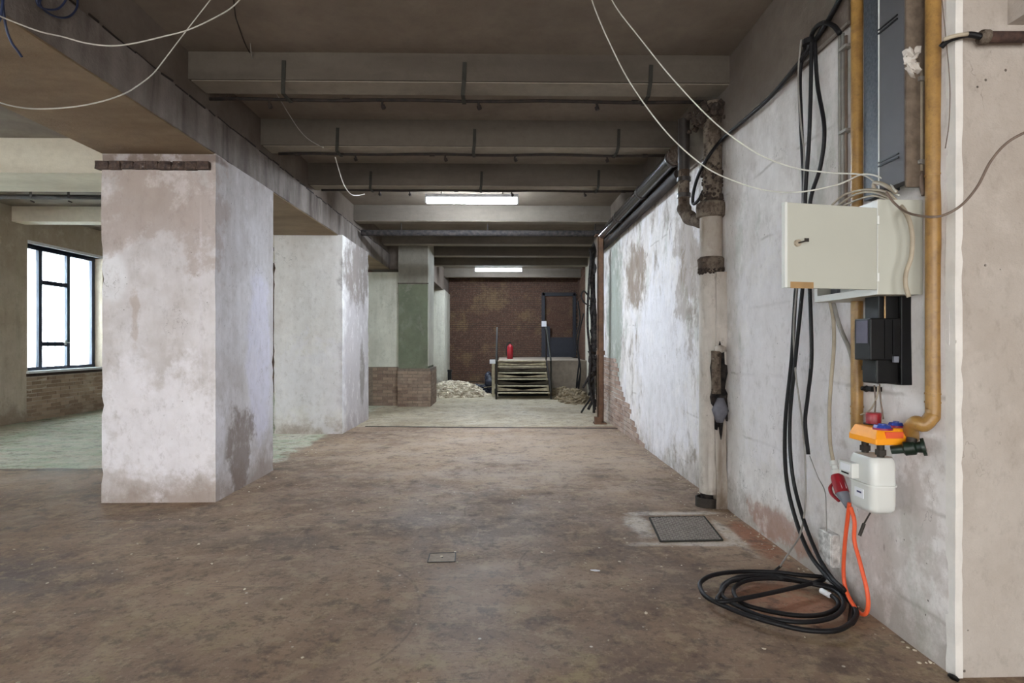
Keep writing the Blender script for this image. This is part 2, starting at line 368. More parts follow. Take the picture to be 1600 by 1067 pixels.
    c = n.mix(n.step(n.noise(6, 8, .75, n.mapped((1, 1, 1), (1, 8, 5))), .5, .62, 0, .55), c, srgb(164, 146, 120))
    c = n.mix(n.step(n.noise(5, 8, .75, n.mapped((1, 1, 1), (4, 2, 5))), .51, .63, 0, .55), c, srgb(78, 66, 58))
    h = n.math('ADD', n.noise(18, 6, .7), n.math('MULTIPLY', n.noise(3, 5), .8))
    rg = n.step(n.noise(1.2, 6, .65, n.mapped((1, 1, 1), (3, 9, 0))), .35, .7, .6, .9)
    return n.done(c, rg, n.bump(h, .3, .01), spec=.3)
M_floor = floor_mat()

def brick_mat(name, a, b, c3, mortar_dust=.3):
    n = NT(name)
    oi = n.new('ShaderNodeObjectInfo').outputs['Random']
    cell = n.noise(3.1, 2, .5, n.mapped((1, 1, 4)))
    mixf = n.math('ADD', n.math('MULTIPLY', oi, .5), n.math('MULTIPLY', cell, .5))
    c = n.mix(n.step(mixf, .25, .7), a, b)
    c = n.mix(n.step(n.noise(1.3, 6, .65), .5, .68, 0, .7), c, c3)
    f = n.noise(30, 5, .7)
    c = n.mix(n.step(f, .45, .8, 0, mortar_dust), c, srgb(170, 156, 138))
    return n.done(c, .92, n.bump(f, .6, .01), spec=.1)
M_brick = brick_mat('old_red_brick', srgb(134, 114, 98), srgb(108, 90, 78), srgb(148, 132, 116))
M_brickdark = brick_mat('dark_far_brick', srgb(84, 62, 52), srgb(54, 42, 38), srgb(108, 90, 66), .3)
M_brickpale = brick_mat('limewashed_brick', srgb(176, 156, 144), srgb(152, 130, 118), srgb(190, 180, 172))
M_mortar = simple('crumbly_mortar', srgb(118, 104, 90), .95, var=.4, scale=20, bumps=.5)
M_mortardark = simple('dark_mortar', srgb(66, 54, 46), .95, var=.4, scale=20)
M_ledgeb = simple('crumbled_ledge_brick', srgb(86, 70, 62), .95, var=.5, scale=26, bumps=.8, col2=srgb(48, 40, 37))
M_steel = simple('blackened_steel', srgb(34, 31, 30), .7, 0, spec=.2, var=.4, col2=srgb(52, 43, 38))
M_strap = simple('grey_strap_steel', srgb(58, 57, 52), .8, 0, spec=.15)
M_rust = simple('rusty_brown_steel', srgb(108, 80, 60), .8, var=.4, scale=9, col2=srgb(80, 58, 44))
M_scale = simple('sooty_rust_scale', srgb(72, 60, 52), .95, var=.5, scale=26, bumps=.8, col2=srgb(44, 37, 33))
M_ledge = simple('rusty_ledge', srgb(84, 62, 54), .9, var=.5, scale=26, bumps=.8, col2=srgb(52, 40, 36))
def brass():
    n = NT('old_yellow_pipe_paint'); f = n.noise(7, 8, .75); g = n.noise(46, 4, .7)
    c = n.mix(n.step(f, .35, .7), srgb(160, 122, 64), srgb(122, 90, 48)); c = n.mix(n.step(g, .54, .7, 0, .45), c, srgb(104, 78, 44))
    z = n.xyz()[2]
    return n.done(c, .38, n.bump(g, .15, .004), .0, .5)
M_brass = brass()
M_blackr = simple('black_rubber', srgb(18, 17, 20), .55, spec=.3, var=.3)
M_blackp = simple('black_plastic', srgb(10, 10, 11), .45, spec=.25, var=.2)
M_wirew = simple('white_wire', srgb(222, 220, 210), .5)
M_wiref = simple('faint_grey_wire', srgb(150, 146, 140), .6)
M_beige = simple('beige_cable', srgb(178, 166, 146), .6, var=.2)
M_browncab = simple('brown_cable', srgb(118, 102, 90), .6)
M_greyc = simple('grey_cable', srgb(150, 146, 140), .6)
M_blue = simple('blue_wire', srgb(38, 48, 78), .5)
M_cab = simple('cream_enamel', srgb(190, 191, 180), .35, spec=.5, var=.04, scale=3)
M_cabw = simple('white_enamel', srgb(222, 224, 220), .35, var=.04)
M_galv = simple('galvanised_sheet', srgb(80, 84, 90), .5, .1, var=.45, scale=60, col2=srgb(52, 57, 64))
M_galv2 = simple('dull_zinc_panel', srgb(84, 82, 84), .6, .1, var=.12, scale=5)
M_orange = simple('orange_plastic', srgb(246, 158, 24), .4, var=.06)
M_orcab = simple('orange_cable', srgb(226, 92, 52), .4, var=.1)
M_red = simple('red_plastic', srgb(138, 22, 32), .35, var=.15)
M_bluep = simple('blue_plastic', srgb(44, 66, 150), .35)
M_meter = simple('white_meter_paint', srgb(214, 216, 212), .3, var=.03, scale=4)
M_greyp = simple('grey_plastic', srgb(120, 124, 134), .45)
M_gvalve = simple('dark_green_valve', srgb(28, 44, 34), .4, var=.5)
M_iron = simple('dark_iron', srgb(56, 50, 44), .6, .3, var=.4)
M_brown = simple('brown_tape', srgb(176, 142, 98), .5)
M_cement = simple('cast_cement', srgb(150, 138, 124), .9, var=.25, scale=8, bumps=.3)
M_blackpatch = simple('tarry_black', srgb(30, 29, 31), .9, spec=.1, scale=18, bumps=.8, col2=srgb(62, 57, 54))
M_pipeplaster = plaster('plastered_pipe_paint', srgb(212, 206, 198), srgb(192, 184, 174), srgb(112, 94, 76), top=2.5, bottom=.1, amount=.8, streak=.9, pits=True, patch=.3, blobs=[((1.83, 5.2, 1.2), (.035, .3, 1.4), srgb(134, 110, 80), .8, .5), ((1.92, 5.2, 2.0), (.05, .3, .3), srgb(110, 84, 64), .8, .4)])
def crusty():
    n = NT('crusty_cast_iron'); f = n.noise(5, 8, .75, n.mapped((1, 1, .7))); g = n.noise(22, 6, .75)
    c = n.mix(n.step(f, .42, .6), srgb(128, 116, 103), srgb(84, 72, 62)); c = n.mix(n.step(g, .5, .66, 0, .8), c, srgb(48, 40, 35))
    return n.done(c, .9, n.bump(n.math('ADD', f, g), .9, .03), spec=.15)
M_cast = crusty(); M_castold = simple('grey_cast_pipe', srgb(132, 120, 106), .75, var=.4, scale=9, bumps=.2, col2=srgb(84, 74, 64))
M_castdark = simple('dark_cast_pipe', srgb(58, 52, 48), .4, spec=.6, var=.4)
M_duct = simple('dark_glossy_pipe', srgb(44, 42, 42), .22, spec=.7, var=.3)
M_winframe = simple('dark_blue_window_paint', srgb(34, 44, 62), .4, var=.2)
M_sillwhite = simple('white_sill_paint', srgb(226, 228, 230), .6, var=.08)
M_doorblue = simple('dark_blue_door_paint', srgb(36, 37, 45), .6, var=.25)
M_paper = simple('white_paper', srgb(232, 234, 238), .8, var=.03)
M_wood = simple('weathered_board', srgb(190, 180, 152), .85, var=.35, scale=7, col2=srgb(140, 130, 106))
M_wooddark = simple('dark_board', srgb(78, 71, 58), .85, var=.35, scale=7)
M_rubble = simple('pale_rubble', srgb(228, 219, 198), .95, var=.5, scale=5, col2=srgb(150, 134, 112))
M_earth = simple('brown_rubble', srgb(150, 134, 108), .95, var=.4, scale=7)
M_tarp = simple('dark_blue_sack', srgb(30, 34, 48), .6)
M_lamp = emissive('fluorescent_diffuser', (.78, .88, 1.0), 230)
M_lamphouse = simple('lamp_housing', srgb(200, 204, 210), .5)
M_socket = simple('splashed_socket_paint', srgb(226, 224, 220), .7, scale=24, col2=srgb(150, 146, 142))

def sheet_mat():
    n = NT('frosted_corrugated_sheet')
    d = n.new('ShaderNodeBsdfTranslucent'); d.inputs[0].default_value = (.9, .96, 1, 1)
    e = n.new('ShaderNodeBsdfDiffuse'); e.inputs[0].default_value = (.86, .93, .96, 1)
    m = n.new('ShaderNodeMixShader'); m.inputs[0].default_value = .35; n.L(d.outputs[0], m.inputs[1]); n.L(e.outputs[0], m.inputs[2]); n.L(m.outputs[0], n.out.inputs[0])
    return n.m
M_sheet = sheet_mat(); M_rib = M_sheet
def glass_mat():
    n = NT('window_glass'); t = n.new('ShaderNodeBsdfTransparent'); t.inputs[0].default_value = (.93, .98, 1, 1)
    g = n.new('ShaderNodeBsdfGlossy'); g.inputs['Roughness'].default_value = .05
    m = n.new('ShaderNodeMixShader'); m.inputs[0].default_value = .06; n.L(t.outputs[0], m.inputs[1]); n.L(g.outputs[0], m.inputs[2]); n.L(m.outputs[0], n.out.inputs[0])
    return n.m
M_glass = glass_mat()

# ------------------------------------------------------------------ the shell
XL, XLO, XR, XW = -2.70, -3.76, 2.03, -9.07
CZ, JZ, BZ, MZ = 4.03, 3.75, 3.275, 3.64
YB = 21.2
def grid_plane(x0, x1, y0, y1, z, nx, ny, amp):
    m = MB()
    for j in range(ny + 1):
        for i in range(nx + 1):
            x = x0 + (x1 - x0) * i / nx; y = y0 + (y1 - y0) * j / ny
            m.v.append(Vector((x, y, z + amp * (noise.noise(Vector((x * .7, y * .7, 0))) - .3))))
    for j in range(ny):
        for i in range(nx):
            a = j * (nx + 1) + i; m.f.append((a, a + 1, a + nx + 2, a + nx + 1))
    return m
fl = MB().box(-9.6, 6, -4.6, 22, -.3, 0)
struct('floor', fl, M_floor, 'stained brown concrete floor, pale beyond the joint, green paint in the side hall')
struct('ceiling', MB().box(-9.6, 6, -4.6, 22, CZ, CZ + .3), M_ceil, 'dirty grey brown concrete ceiling between the joists')

# floor joint
j = MB(); P = [onZ(571, 666.5), onZ(965, 669.5)]
for k in range(24):
    a = P[0].lerp(P[1], k / 24); b = P[0].lerp(P[1], (k + 1) / 24)
    w = .028 + .012 * noise.noise(Vector((k * .7, 0, 0)))
    j.prism([(a.x, a.y - w, .0), (b.x, b.y - w, .0), (b.x, b.y + w, .0), (a.x, a.y + w, .0)], (0, 0, .006))
struct('trim_1', j, M_steel, 'thin dark steel joint strip crossing the concrete floor')

# long beam on the columns
bm_ = MB(); rough_box(bm_, XLO, XL, -4, 14.0, BZ + .012, MZ, .16, .010, .03)
beam = struct('beam', bm_, M_beam, 'long weathered concrete beam carried by the row of plastered columns', sm=True, auto=40)
up = MB(); rough_box(up, XLO + .02, XL - .025, -4, 14.0, MZ, CZ, .2, .006, .01)
obj('upper_band', up, M_wallbeam, beam, sm=True, auto=40)
so = MB()
for a, b in ((-4, 5.46), (6.84, 9.54), (11.42, 13.9)):
    so.box(XLO + .01, XL - .012, a, b, BZ, BZ + .013)
obj('soffit', so, M_soffit, beam)
# ragged seam of the casting joint
cr = MB(); y = -1.0
while y < 13.6:
    l = random.uniform(.08, .3)
    cr.obox((XL + .004, y, MZ + random.uniform(-.01, .008)), (XL + .004, y + l, MZ + random.uniform(-.01, .008)), .008, random.uniform(.004, .014)); y += l * random.uniform(1.0, 1.5)
tag(obj('joint_crack', cr, M_steel, beam), kind='stuff')
# far continuation, set further into the room
b2 = MB(); rough_box(b2, -3.2, -1.97, 13.9, YB, 3.275, CZ, .25, .006, .01)
struct('beam.001', b2, M_wallbeam, 'far grey beam above the pale openings beyond the green pier')

def column(y0, y1, mat, label, x0=XLO, x1=XL, top=BZ + .01):
    m = MB(); rough_box(m, x0, x1, y0, y1, 0, top, .09, .007, .03, 1.9)
    return struct('column', m, mat, label, sm=True, auto=35)
c1 = column(5.47, 6.83, M_col1, 'broad lavender plaster column with a dark brick ledge under the beam')
c2 = column(9.55, 11.4, M_col2, 'bright white plaster column, second along the beam, chipped at the foot', x1=-2.64)
c0 = column(-1.2, .1, M_col1, 'plaster column beside the viewpoint')
# ledge of small dark bricks on the first column
for k in range(9):
    x = -3.795 + k * .117
    m = MB(); rough_box(m, x, x + .112, 5.43, 5.50, 3.125 + random.uniform(-.004, .004), 3.20, .03, .013, .02, 13)
    obj('ledge_brick', m, M_ledgeb, c1)
# green pier and pale wall
pz = MB(); rough_box(pz, -2.46, -1.77, 13.67, 14.85, 0, CZ, .15, .006, .02)
pier = struct('column.003', pz, M_green, 'green painted pier with dark upper part and bare brick foot', sm=True, auto=35)
sd = MB(); rough_box(sd, -1.775, -1.757, 13.69, 14.84, .95, CZ - .02, .15, .004, .01)
obj('pale_side_face', sd, M_pale, pier, sm=True, auto=35)
pw = MB(); rough_box(pw, -3.76, -2.44, 13.86, 14.2, 0, 3.2, .15, .005, .02)
wfar = struct('wall_side', pw, M_pale, 'pale plaster wall with bare brick foot behind the second column', sm=True, auto=35)
column(19.2, YB, M_pale, 'pale pier in the far bay next to the brick wall', -3.2, -1.93, 3.28)
# shallow ledge line at dado height on the pier
obj('paint_edge', MB().box(-2.47, -1.75, 13.655, 13.675, 2.90, 2.925), M_mortardark, pier)

# bricks laid one by one (parts)
def brick_skin(parent, face, u0, u1, z0, z1, fixed, out, keep=lambda u, z: True, L=.24, hgt=.064, pitch=.077, gap=.013, mat=None, mortar=None, depth=.05, name='brick', lim=300, rnd=random.Random(3)):
    """face 'x': plane of constant X, u along Y; face 'y': plane of constant Y, u along X.  out = +1/-1 direction of the face"""
    n = 0; row = 0; z = z0
    while z + hgt <= z1 + .01:
        u = u0 - (L / 2 if row % 2 else 0)
        while u < u1:
            a, b = max(u, u0), min(u + L - gap, u1)
            if b - a > .04 and keep((a + b) / 2, z + hgt / 2):
                pr = fixed + out * (rnd.uniform(.004, .016)); ins = fixed - out * depth
                lo_, hi_ = min(pr, ins), max(pr, ins)
                t = rnd.uniform(-.003, .003)
                m = MB()
                if face == 'x': m.box(lo_, hi_, a, b, z + t, z + hgt + t)
                else: m.box(a, b, lo_, hi_, z + t, z + hgt + t)
                for v in m.v: v += Vector([rnd.uniform(-.003, .003) for _ in range(3)])
                obj(name, m, mat or M_brick, parent); n += 1
            u += L
        z += pitch; row += 1
    return n
def mortar_slab(parent, x0, x1, y0, y1, z0, z1, mat=None):
    return obj('mortar_bed', MB().box(x0, x1, y0, y1, z0, z1), mat or M_mortar, parent)
mortar_slab(pier, -2.47, -1.70, 13.63, 14.84, 0, .90); brick_skin(pier, 'y', -2.47, -1.70, .0, .90, 13.63, -1); brick_skin(pier, 'x', 13.63, 14.84, .0, .90, -1.70, 1)
mortar_slab(wfar, -3.76, -2.48, 13.84, 13.9, 0, .93); brick_skin(wfar, 'y', -3.1, -2.48, .0, .93, 13.84, -1)

# right-hand wall
wr = MB(); rough_box(wr, XR, XR + .5, 2.585, 12.6, 0, 3.36, .14, .009, .02, 1.6)
wall_r = struct('wall_right', wr, M_right, 'long peeling white plaster wall with stains, bare brick at its far foot', sm=True, auto=35)
wb = MB(); rough_box(wb, XR - .03, XR + .5, 3.3, 12.6, 3.36, CZ, .2, .01, .02)
obj('wall_beam', wb, M_wallbeam, wall_r, sm=True, auto=35)
wb = MB(); rough_box(wb, XR + .01, XR + .5, 2.585, 3.3, 3.36, CZ, .2, .006, .02)
obj('upper_wall', wb, M_near, wall_r, sm=True, auto=35)
def kp(y, z): return z < (y - 8.3) * .55 + .25 * noise.noise(Vector((y * 2.1, z * 2.1, 4))) and y > 8.2
brick_skin(wall_r, 'x', 8.2, 12.5, 0, 1.25, XR - .004, -1, kp, mat=M_brickpale)
nw = MB(); rough_box(nw, XR + .004, 6, 2.55, 2.58, 0, CZ, .16, .006, .02)
wall_n = struct('wall_front', nw, M_near, 'beige plaster wall face turning the corner beside the yellow pipe', sm=True, auto=35)
cb = MB(); rough_box(cb, XR - .004, XR + .03, 2.543, 2.60, 0, CZ, .06, .003, .012, 6)
obj('corner_bead', cb, M_beadwhite, wall_n, sm=True, auto=40)
nb = MB(); rough_box(nb, 2.27, 2.75, -4, 2.55, 2.93, CZ, .2, .004, .01)
struct('beam.002', nb, M_near, 'boxed plaster beam end high on the beige corner wall', sm=True, auto=35)
# far right walls
def skew(xa, ya, xb, yb, z0, z1, t=.4):
    return MB().prism([(xa, ya, z0), (xb, yb, z0), (xb + t, yb, z0), (xa + t, ya, z0)], (0, 0, z1 - z0))
fx = lambda y: 2.25 + .061 * (y - 13)
struct('wall_far_right', skew(2.25, 12.6, fx(15.8), 15.8, 0, CZ), M_dirty, 'sooty plaster wall behind the hanging black cables')
struct('wall_far_right.001', skew(fx(15.8), 15.8, fx(17.5), 17.5, 0, CZ), M_pale, 'pale plaster strip of wall beyond the sooty wall')
wfr = struct('wall_far_right.002', skew(fx(17.5) + .04, 17.5, fx(YB) + .04, YB, 0, CZ), M_mortardark, 'brick wall beside the raised platform')
def brickwork(face, u0, u1, z0, z1, fixed, out, rnd, hole=None, skewf=None):
    m = MB(); z = z0; row = 0
    while z < z1 - .03:
        u = u0 - (.125 if row % 2 else 0)
        while u < u1:
            a, b = max(u, u0), min(u + .237, u1)
            if b - a > .03 and not (hole and hole[0] < (a + b) / 2 < hole[1] and hole[2] < z + .03 < hole[3]):
                t = rnd.uniform(.006, .02); f0 = fixed if not skewf else skewf((a + b) / 2)
                lo_, hi_ = sorted((f0 - out * .02, f0 + out * t))
                if face == 'x': m.box(lo_, hi_, a, b, z, min(z + .064, z1))
                else: m.box(a, b, lo_, hi_, z, min(z + .064, z1))
            u += .25
        z += .077; row += 1
    return m
tag(obj('brickwork', brickwork('x', 17.5, YB, 0, CZ, 0, -1, random.Random(5), skewf=lambda y: fx(y) + .04), M_brickdark, wfr), kind='stuff')
# back wall with a door opening
dl, dr = onY(847, 0, YB).x, onY(899, 0, YB).x; dz0, dz1 = .98, onY(850, 458, YB).z
bw = MB().box(-9.6, dl, YB, YB + .4, 0, CZ).box(dr, 6, YB, YB + .4, 0, CZ).box(dl, dr, YB, YB + .4, dz1, CZ).box(dl, dr, YB, YB + .4, 0, dz0)
wall_b = struct('wall_back', bw, M_mortardark, 'dark red brick wall closing the far end of the hall')
tag(obj('brickwork', brickwork('y', -3.2, fx(YB) + .05, 0, CZ, YB, -1, random.Random(8), hole=(dl, dr, .9, dz1)), M_brickdark, wall_b), kind='stuff')

# side hall: window wall, end wall
WY0, WY1 = onX(43, 500, XW).y, onX(158, 500, XW).y + .05
WZ0, WZ1 = .96, 3.41
OPEN = [(-2.6, -.4, WZ0, WZ1), (2.1, 4.3, WZ0, WZ1), (6.3, 8.5, WZ0, WZ1), (WY0, WY1, WZ0, WZ1), (15.2, 16.8, WZ0, WZ1)]
wl = MB(); prev = -4.6
for a, b, z0, z1 in OPEN:
    wl.box(XW - .4, XW, prev, a, 0, CZ).box(XW - .4, XW, a, b, 0, z0 - .045).box(XW - .4, XW, a, b, z1, CZ); prev = b
wl.box(XW - .4, XW, prev, 22, 0, CZ)
wall_l = struct('wall_left', wl, M_hall, 'stained tan window wall of the side hall')
M_bricktan = brick_mat('tan_dusty_brick', srgb(168, 148, 128), srgb(138, 118, 100), srgb(184, 170, 152), .4)
brick_skin(wall_l, 'x', WY0 - .02, WY1 + 1.2, 0, .88, XW - .004, 1, mat=M_bricktan)
obj('sill_shade_strip', MB().box(XW - .01, XW + .035, WY0 - .03, WY1 + .2, .86, .913), M_mortardark, wall_l)  # dark strip painting the shade under the sill
eh = MB().box(XW, -3.2, 17.6, 17.9, 0, CZ)
wall_e = struct('wall_hall_end', eh, M_mortardark, 'dark brick end wall of the side hall seen between the columns')
tag(obj('brickwork', brickwork('y', XW, -3.2, 0, CZ, 17.6, -1, random.Random(9)), M_brickdark, wall_e), kind='stuff')
# wall behind the camera with three openings, and the room's other side
rw = MB(); prev = -9.6
for x in (-6.2, -1.6, 2.6):
    rw.box(prev, x - 1.5, -4.4, -4.0, 0, CZ).box(x - 1.5, x + 1.5, -4.4, -4.0, 0, .25).box(x - 1.5, x + 1.5, -4.4, -4.0, 3.3, CZ); prev = x + 1.5
rw.box(prev, 6, -4.4, -4.0, 0, CZ)
struct('wall_rear', rw, M_rearwall, 'plain wall with three openings behind the viewpoint')
struct('wall_far_side', MB().box(5.6, 6, -4.4, 2.6, 0, CZ), M_rearwall, 'plain side wall out of view')

# windows
def window(name, y0, y1, full, label):
    xf = XW - .2
    w = thing(name, (xf, (y0 + y1) / 2, WZ0), label, None); w['kind'] = 'structure'
    fr = MB(); t = .09
    ya, yb = onX(61, 500, xf).y, onX(105, 500, xf).y
    if not full: ya, yb = y0 + .35, y0 + (y1 - y0) * .55
    yc = y1 - .06
    for z in (WZ0 + .03, WZ1 - .03): fr.box(xf - .03, xf + .03, y0, y1, z - .035, z + .035)
    for yy in (y0 + .02, ya, yb, yc): fr.box(xf - .032, xf + .032, yy - t / 2, yy + t / 2, WZ0, WZ1)
    obj('window_frame', fr, M_winframe, w)
    for z in ((2.72, 1.48)):
        obj('glazing_bar', MB().box(xf - .035, xf + .036, ya + t / 2, yb - t / 2, z - .045, z + .045), M_winframe, w)
    xs = [y0 + .02 + t / 2, ya - t / 2, ya + t / 2, yb - t / 2, yb + t / 2, yc - t / 2]
    gl = [(xs[0], xs[1], WZ0 + .06, WZ1 - .06), (xs[4], xs[5], WZ0 + .06, WZ1 - .06), (xs[2], xs[3], WZ0 + .06, 1.435), (xs[2], xs[3], 1.525, 2.675), (xs[2], xs[3], 2.765, WZ1 - .06)]
    for a, b, c, d in gl: obj('pane', MB().box(xf - .004, xf + .004, a, b, c, d), M_glass, w)
    if full: obj('window_catch', MB().box(xf + .036, xf + .06, yb - .13, yb - .1, 1.46, 1.56).box(xf + .036, xf + .075, yb - .15, yb - .02, 1.5, 1.52), M_cabw, w)
    s = MB().box(XW - .4, XW + .05, y0 - .03, y1 + .03, WZ0 - .045, WZ0)
    obj('window_sill', s, M_sillwhite, w)
    lt = MB().box(XW - .4, XW + .015, y0, y1, WZ1, WZ1 + .06)
    obj('window_head', lt, M_sillwhite, w)
    # corrugated translucent sheet outside
    cs = MB(); n = int((y1 - y0 + .8) / .03); y = y0 - .4
    for i in range(n + 1):
        yy = y + i * .03; xx = XW - .62 + .018 * math.sin(i * 2 * math.pi / 6)
        cs.v += [Vector((xx, yy, WZ0 - .3)), Vector((xx, yy, WZ1 + .3))]
        if i: k = 2 * i; cs.f.append((k - 2, k, k + 1, k - 1))
    obj('corrugated_sheet', cs, M_sheet, w, sm=True)
    rb = MB()
    for i in range(int((y1 - y0 + .6) / .19)): yy = y0 - .3 + i * .19; rb.box(XW - .59, XW - .575, yy, yy + .035 + .03 * (i % 3 == 0), WZ0 - .3, WZ1 + .3)
    obj('sheet_ribs', rb, M_rib, w)
window('window_1', WY0, WY1, True, 'dark blue framed window with frosted sheet outside, above bare bricks')
for k, (a, b, _, _) in enumerate(OPEN[:3] + OPEN[4:]): window('window_%d' % (k + 2), a, b, False, 'further window of the side hall, out of view')

# joists of the main bay
JY = [5.04, 6.54, 8.13, 10.59, 13.06, 14.8, 16.6, 19.5]
JZS = {0: 3.79, 1: 3.735, 2: 3.725}
for i, y in enumerate(JY):
    i += 5; JZ = JZS.get(i - 5, 3.75)
    far = y > 12.8
    x0 = XL - .05 if y < 13.5 else -2.0
    x1 = XR + .05 if y < 12.6 else fx(y) + .1
    if y < 2.3: x1 = 5.7
    m = MB(); rough_box(m, x0, x1, y, y + .27, JZ, CZ + .01, .25, .004, .012)
    words = {5: 'nearest', 6: 'second', 7: 'third', 8: 'fourth', 9: 'fifth', 10: 'sixth', 11: 'seventh', 12: 'last'}.get(i, 'unseen')
    o = struct('ceiling_beam', m, M_joist, 'grey concrete ceiling joist, %s in view counting away from the viewer' % words, sm=True, auto=35)
    obj('lit_soffit_skin', MB().box(x0 + .05, x1 - .05, y + .008, y + .262, JZ - .012, JZ - .004), M_soffitlit, o)  # added thin plate carrying the painted bounce light
# joists of the side hall
for i, (y, d, z) in enumerate(((1.5, .9, 3.6), (-1.8, .4, 3.75), (7.2, .9, 3.6), (10.8, .3, 3.75), (13.3, .3, 3.75), (16, .3, 3.75))):
    m = MB(); rough_box(m, XW - .05, XLO + .05, y, y + d, z, CZ + .01, .3, .004, .012)
    struct('ceiling_beam', m, M_hjoist, 'cream painted joist across the side hall, %s' % ('out of view', 'out of view', 'the broad one', 'narrow, before the window', 'above the window', 'beyond the window')[i], sm=True, auto=35)

# ------------------------------------------------------------------ pipes with straps under the joists
NTH = ('nearest', 'second nearest', 'third nearest')
def hung_pipe(y, z, xa, xb, straps, heads, k, X0=-2.7):
    t = thing('sprinkler_pipe', (0, y, z), 'thin dark pipe strapped under the %s joist' % NTH[k], 'pipe', 'thin pipes under the joists')
    pts = [Vector((xa + (xb - xa) * i / 12, y, z + .006 * math.sin(i * 1.7))) for i in range(13)]
    obj('pipe', MB().sweep(pts, .016, 8), M_steel, t, sm=True)
    jy = y - .2; jz = JZS[k]
    for px, ytop in straps:
        p = onY(px, ytop, jy)
        m = MB().obox((p.x + .006, jy - .008, p.z), (p.x, jy - .008, jz), .035, .006, (0, 1, 0))
        m.obox((p.x, jy - .008, jz), (p.x - .012, jy + .02, z - .02), .035, .006, (0, 1, 0)).obox((p.x - .012, jy + .02, z - .021), (p.x - .012, y + .02, z - .021), .035, .006)
        obj('hanger_strap', m, M_strap, t)
    for px in heads:
        x = onY(px, 200, y).x
        m = MB().cyl((x, y, z), (x + random.uniform(-.01, .01), y, z - .045), .011, 8).cyl((x, y, z - .045), (x + .012, y, z - .075), .02, 8)
        obj('outlet', m, M_steel, t)
    for px in (heads[0] - 90, heads[0] + 120, heads[-1] + 60):
        x = onY(px, 200, y).x
        if xa + .1 < x < xb - .1: obj('coupling', MB().cyl((x - .03, y, z), (x + .03, y, z), .021, 8), M_steel, t)
hung_pipe(5.24, 3.70, -2.64, onY(1100, 0, 5.24).x, [(443, 95), (725, 98), (1016, 102)], [421, 598, 748, 932], 0)
hung_pipe(6.74, 3.70, -2.6, onY(1050, 0, 6.74).x, [(527, 200), (741, 202), (966, 202)], [555, 696, 805, 948], 1)
hung_pipe(8.33, 3.70, -2.6, onY(1000, 0, 8.33).x, [(579, 268), (752, 268), (935, 266)], [593, 640, 800, 914], 2)
t = thing('sprinkler_pipe.003', (-6, 8.9, 3.65), 'dark pipe hung below the broad cream joist of the side hall', 'pipe')
obj('pipe', MB().cyl((XW + .1, 8.75, 3.69), (XLO - .02, 8.75, 3.69), .035, 12), M_steel, t, sm=True)
for px in (48, 107):
    p = onY(px, 300, 8.7); obj('hanger_strap', MB().obox((p.x, 8.7, 3.96), (p.x, 8.7, 3.66), .03, .008).obox((p.x, 8.7, 3.62), (p.x + .05, 8.7, 3.6), .02, .02), M_steel, t)

# steel girder pipe on the rusty post
t = thing('steel_crossbar', (0, 10.85, 3.55), 'thick dark steel tube crossing under the ceiling above the rusty post', 'pipe')
obj('tube', MB().cyl((-2.63, 10.8, 3.56), (1.95, 10.8, 3.56), .058, 16), M_blackpatch, t, sm=True, auto=40)
for px in (627, 762, 930):
    x = onY(px, 350, 10.8).x; obj('hanger_rod', MB().cyl((x, 10.8, 3.6), (x, 10.8, CZ), .012, 6), M_steel, t)
p = onZ(938, 662)
t = thing('steel_post', (p.x, p.y, 0), 'rusty brown steel post standing at the end of the floor joint', 'post')
q = MB(); w = .055
q.box(p.x - w, p.x - w + .012, p.y - w, p.y + w, .03, 3.5).box(p.x + w - .012, p.x + w, p.y - w, p.y + w, .03, 3.5).box(p.x - w, p.x + w, p.y - .006, p.y + .006, .03, 3.5).box(p.x - w, p.x + w, p.y - w, p.y - w + .012, .03, 3.5)
obj('post_shaft', q, M_rust, t)
obj('foot_plate', MB().box(p.x - .12, p.x + .1, p.y - .1, p.y + .1, 0, .03).box(p.x - .11, p.x + .02, p.y - .08, p.y + .05, .03, .13), M_rust, t)
obj('clamp', MB().box(p.x - w - .01, p.x + w + .02, p.y - w - .01, p.y + w, 1.28, 1.36), M_rust, t)
obj('head_plate', MB().box(p.x - .1, p.x + .08, p.y - .08, p.y + .1, 3.49, 3.51), M_rust, t)

# ------------------------------------------------------------------ fluorescent lights
def lamp(px0, px1, py, D, label, ln):
    a, b = at(px0, py, D), at(px1, py, D); b.y = a.y; y = a.y; z = a.z
    t = thing('ceiling_light', ((a.x + b.x) / 2, y, CZ), label, 'light', 'fluorescent ceiling lights')
    m = MB().box(a.x, b.x, y - .07, y + .07, z + .045, z + .10)
    obj('housing', m, M_lamphouse, t, bevel=.01)
    m = MB().prism([(a.x + .02, y - .065, z + .045), (a.x + .02, y + .065, z + .045), (a.x + .02, y + .045, z - .035), (a.x + .02, y - .045, z - .035)], (b.x - a.x - .04, 0, 0))
    obj('diffuser', m, M_lamp, t, bevel=.015)
    for x in (a.x + .01, b.x - .01): obj('end_cap', MB().box(x - .012, x + .012, y - .066, y + .066, z - .036, z + .046), M_lamphouse, t)
    for x in (a.x + .25, b.x - .25): obj('hanger_rod', MB().cyl((x, y, z + .1), (x, y, CZ), .006, 6), M_steel, t)
lamp(665, 810, 314, 9.15, 'lit fluorescent batten, the nearer one, hanging behind the third joist', 1)
lamp(742, 816, 422, 17.6, 'lit fluorescent batten, the farther one, above the brick wall end', 2)

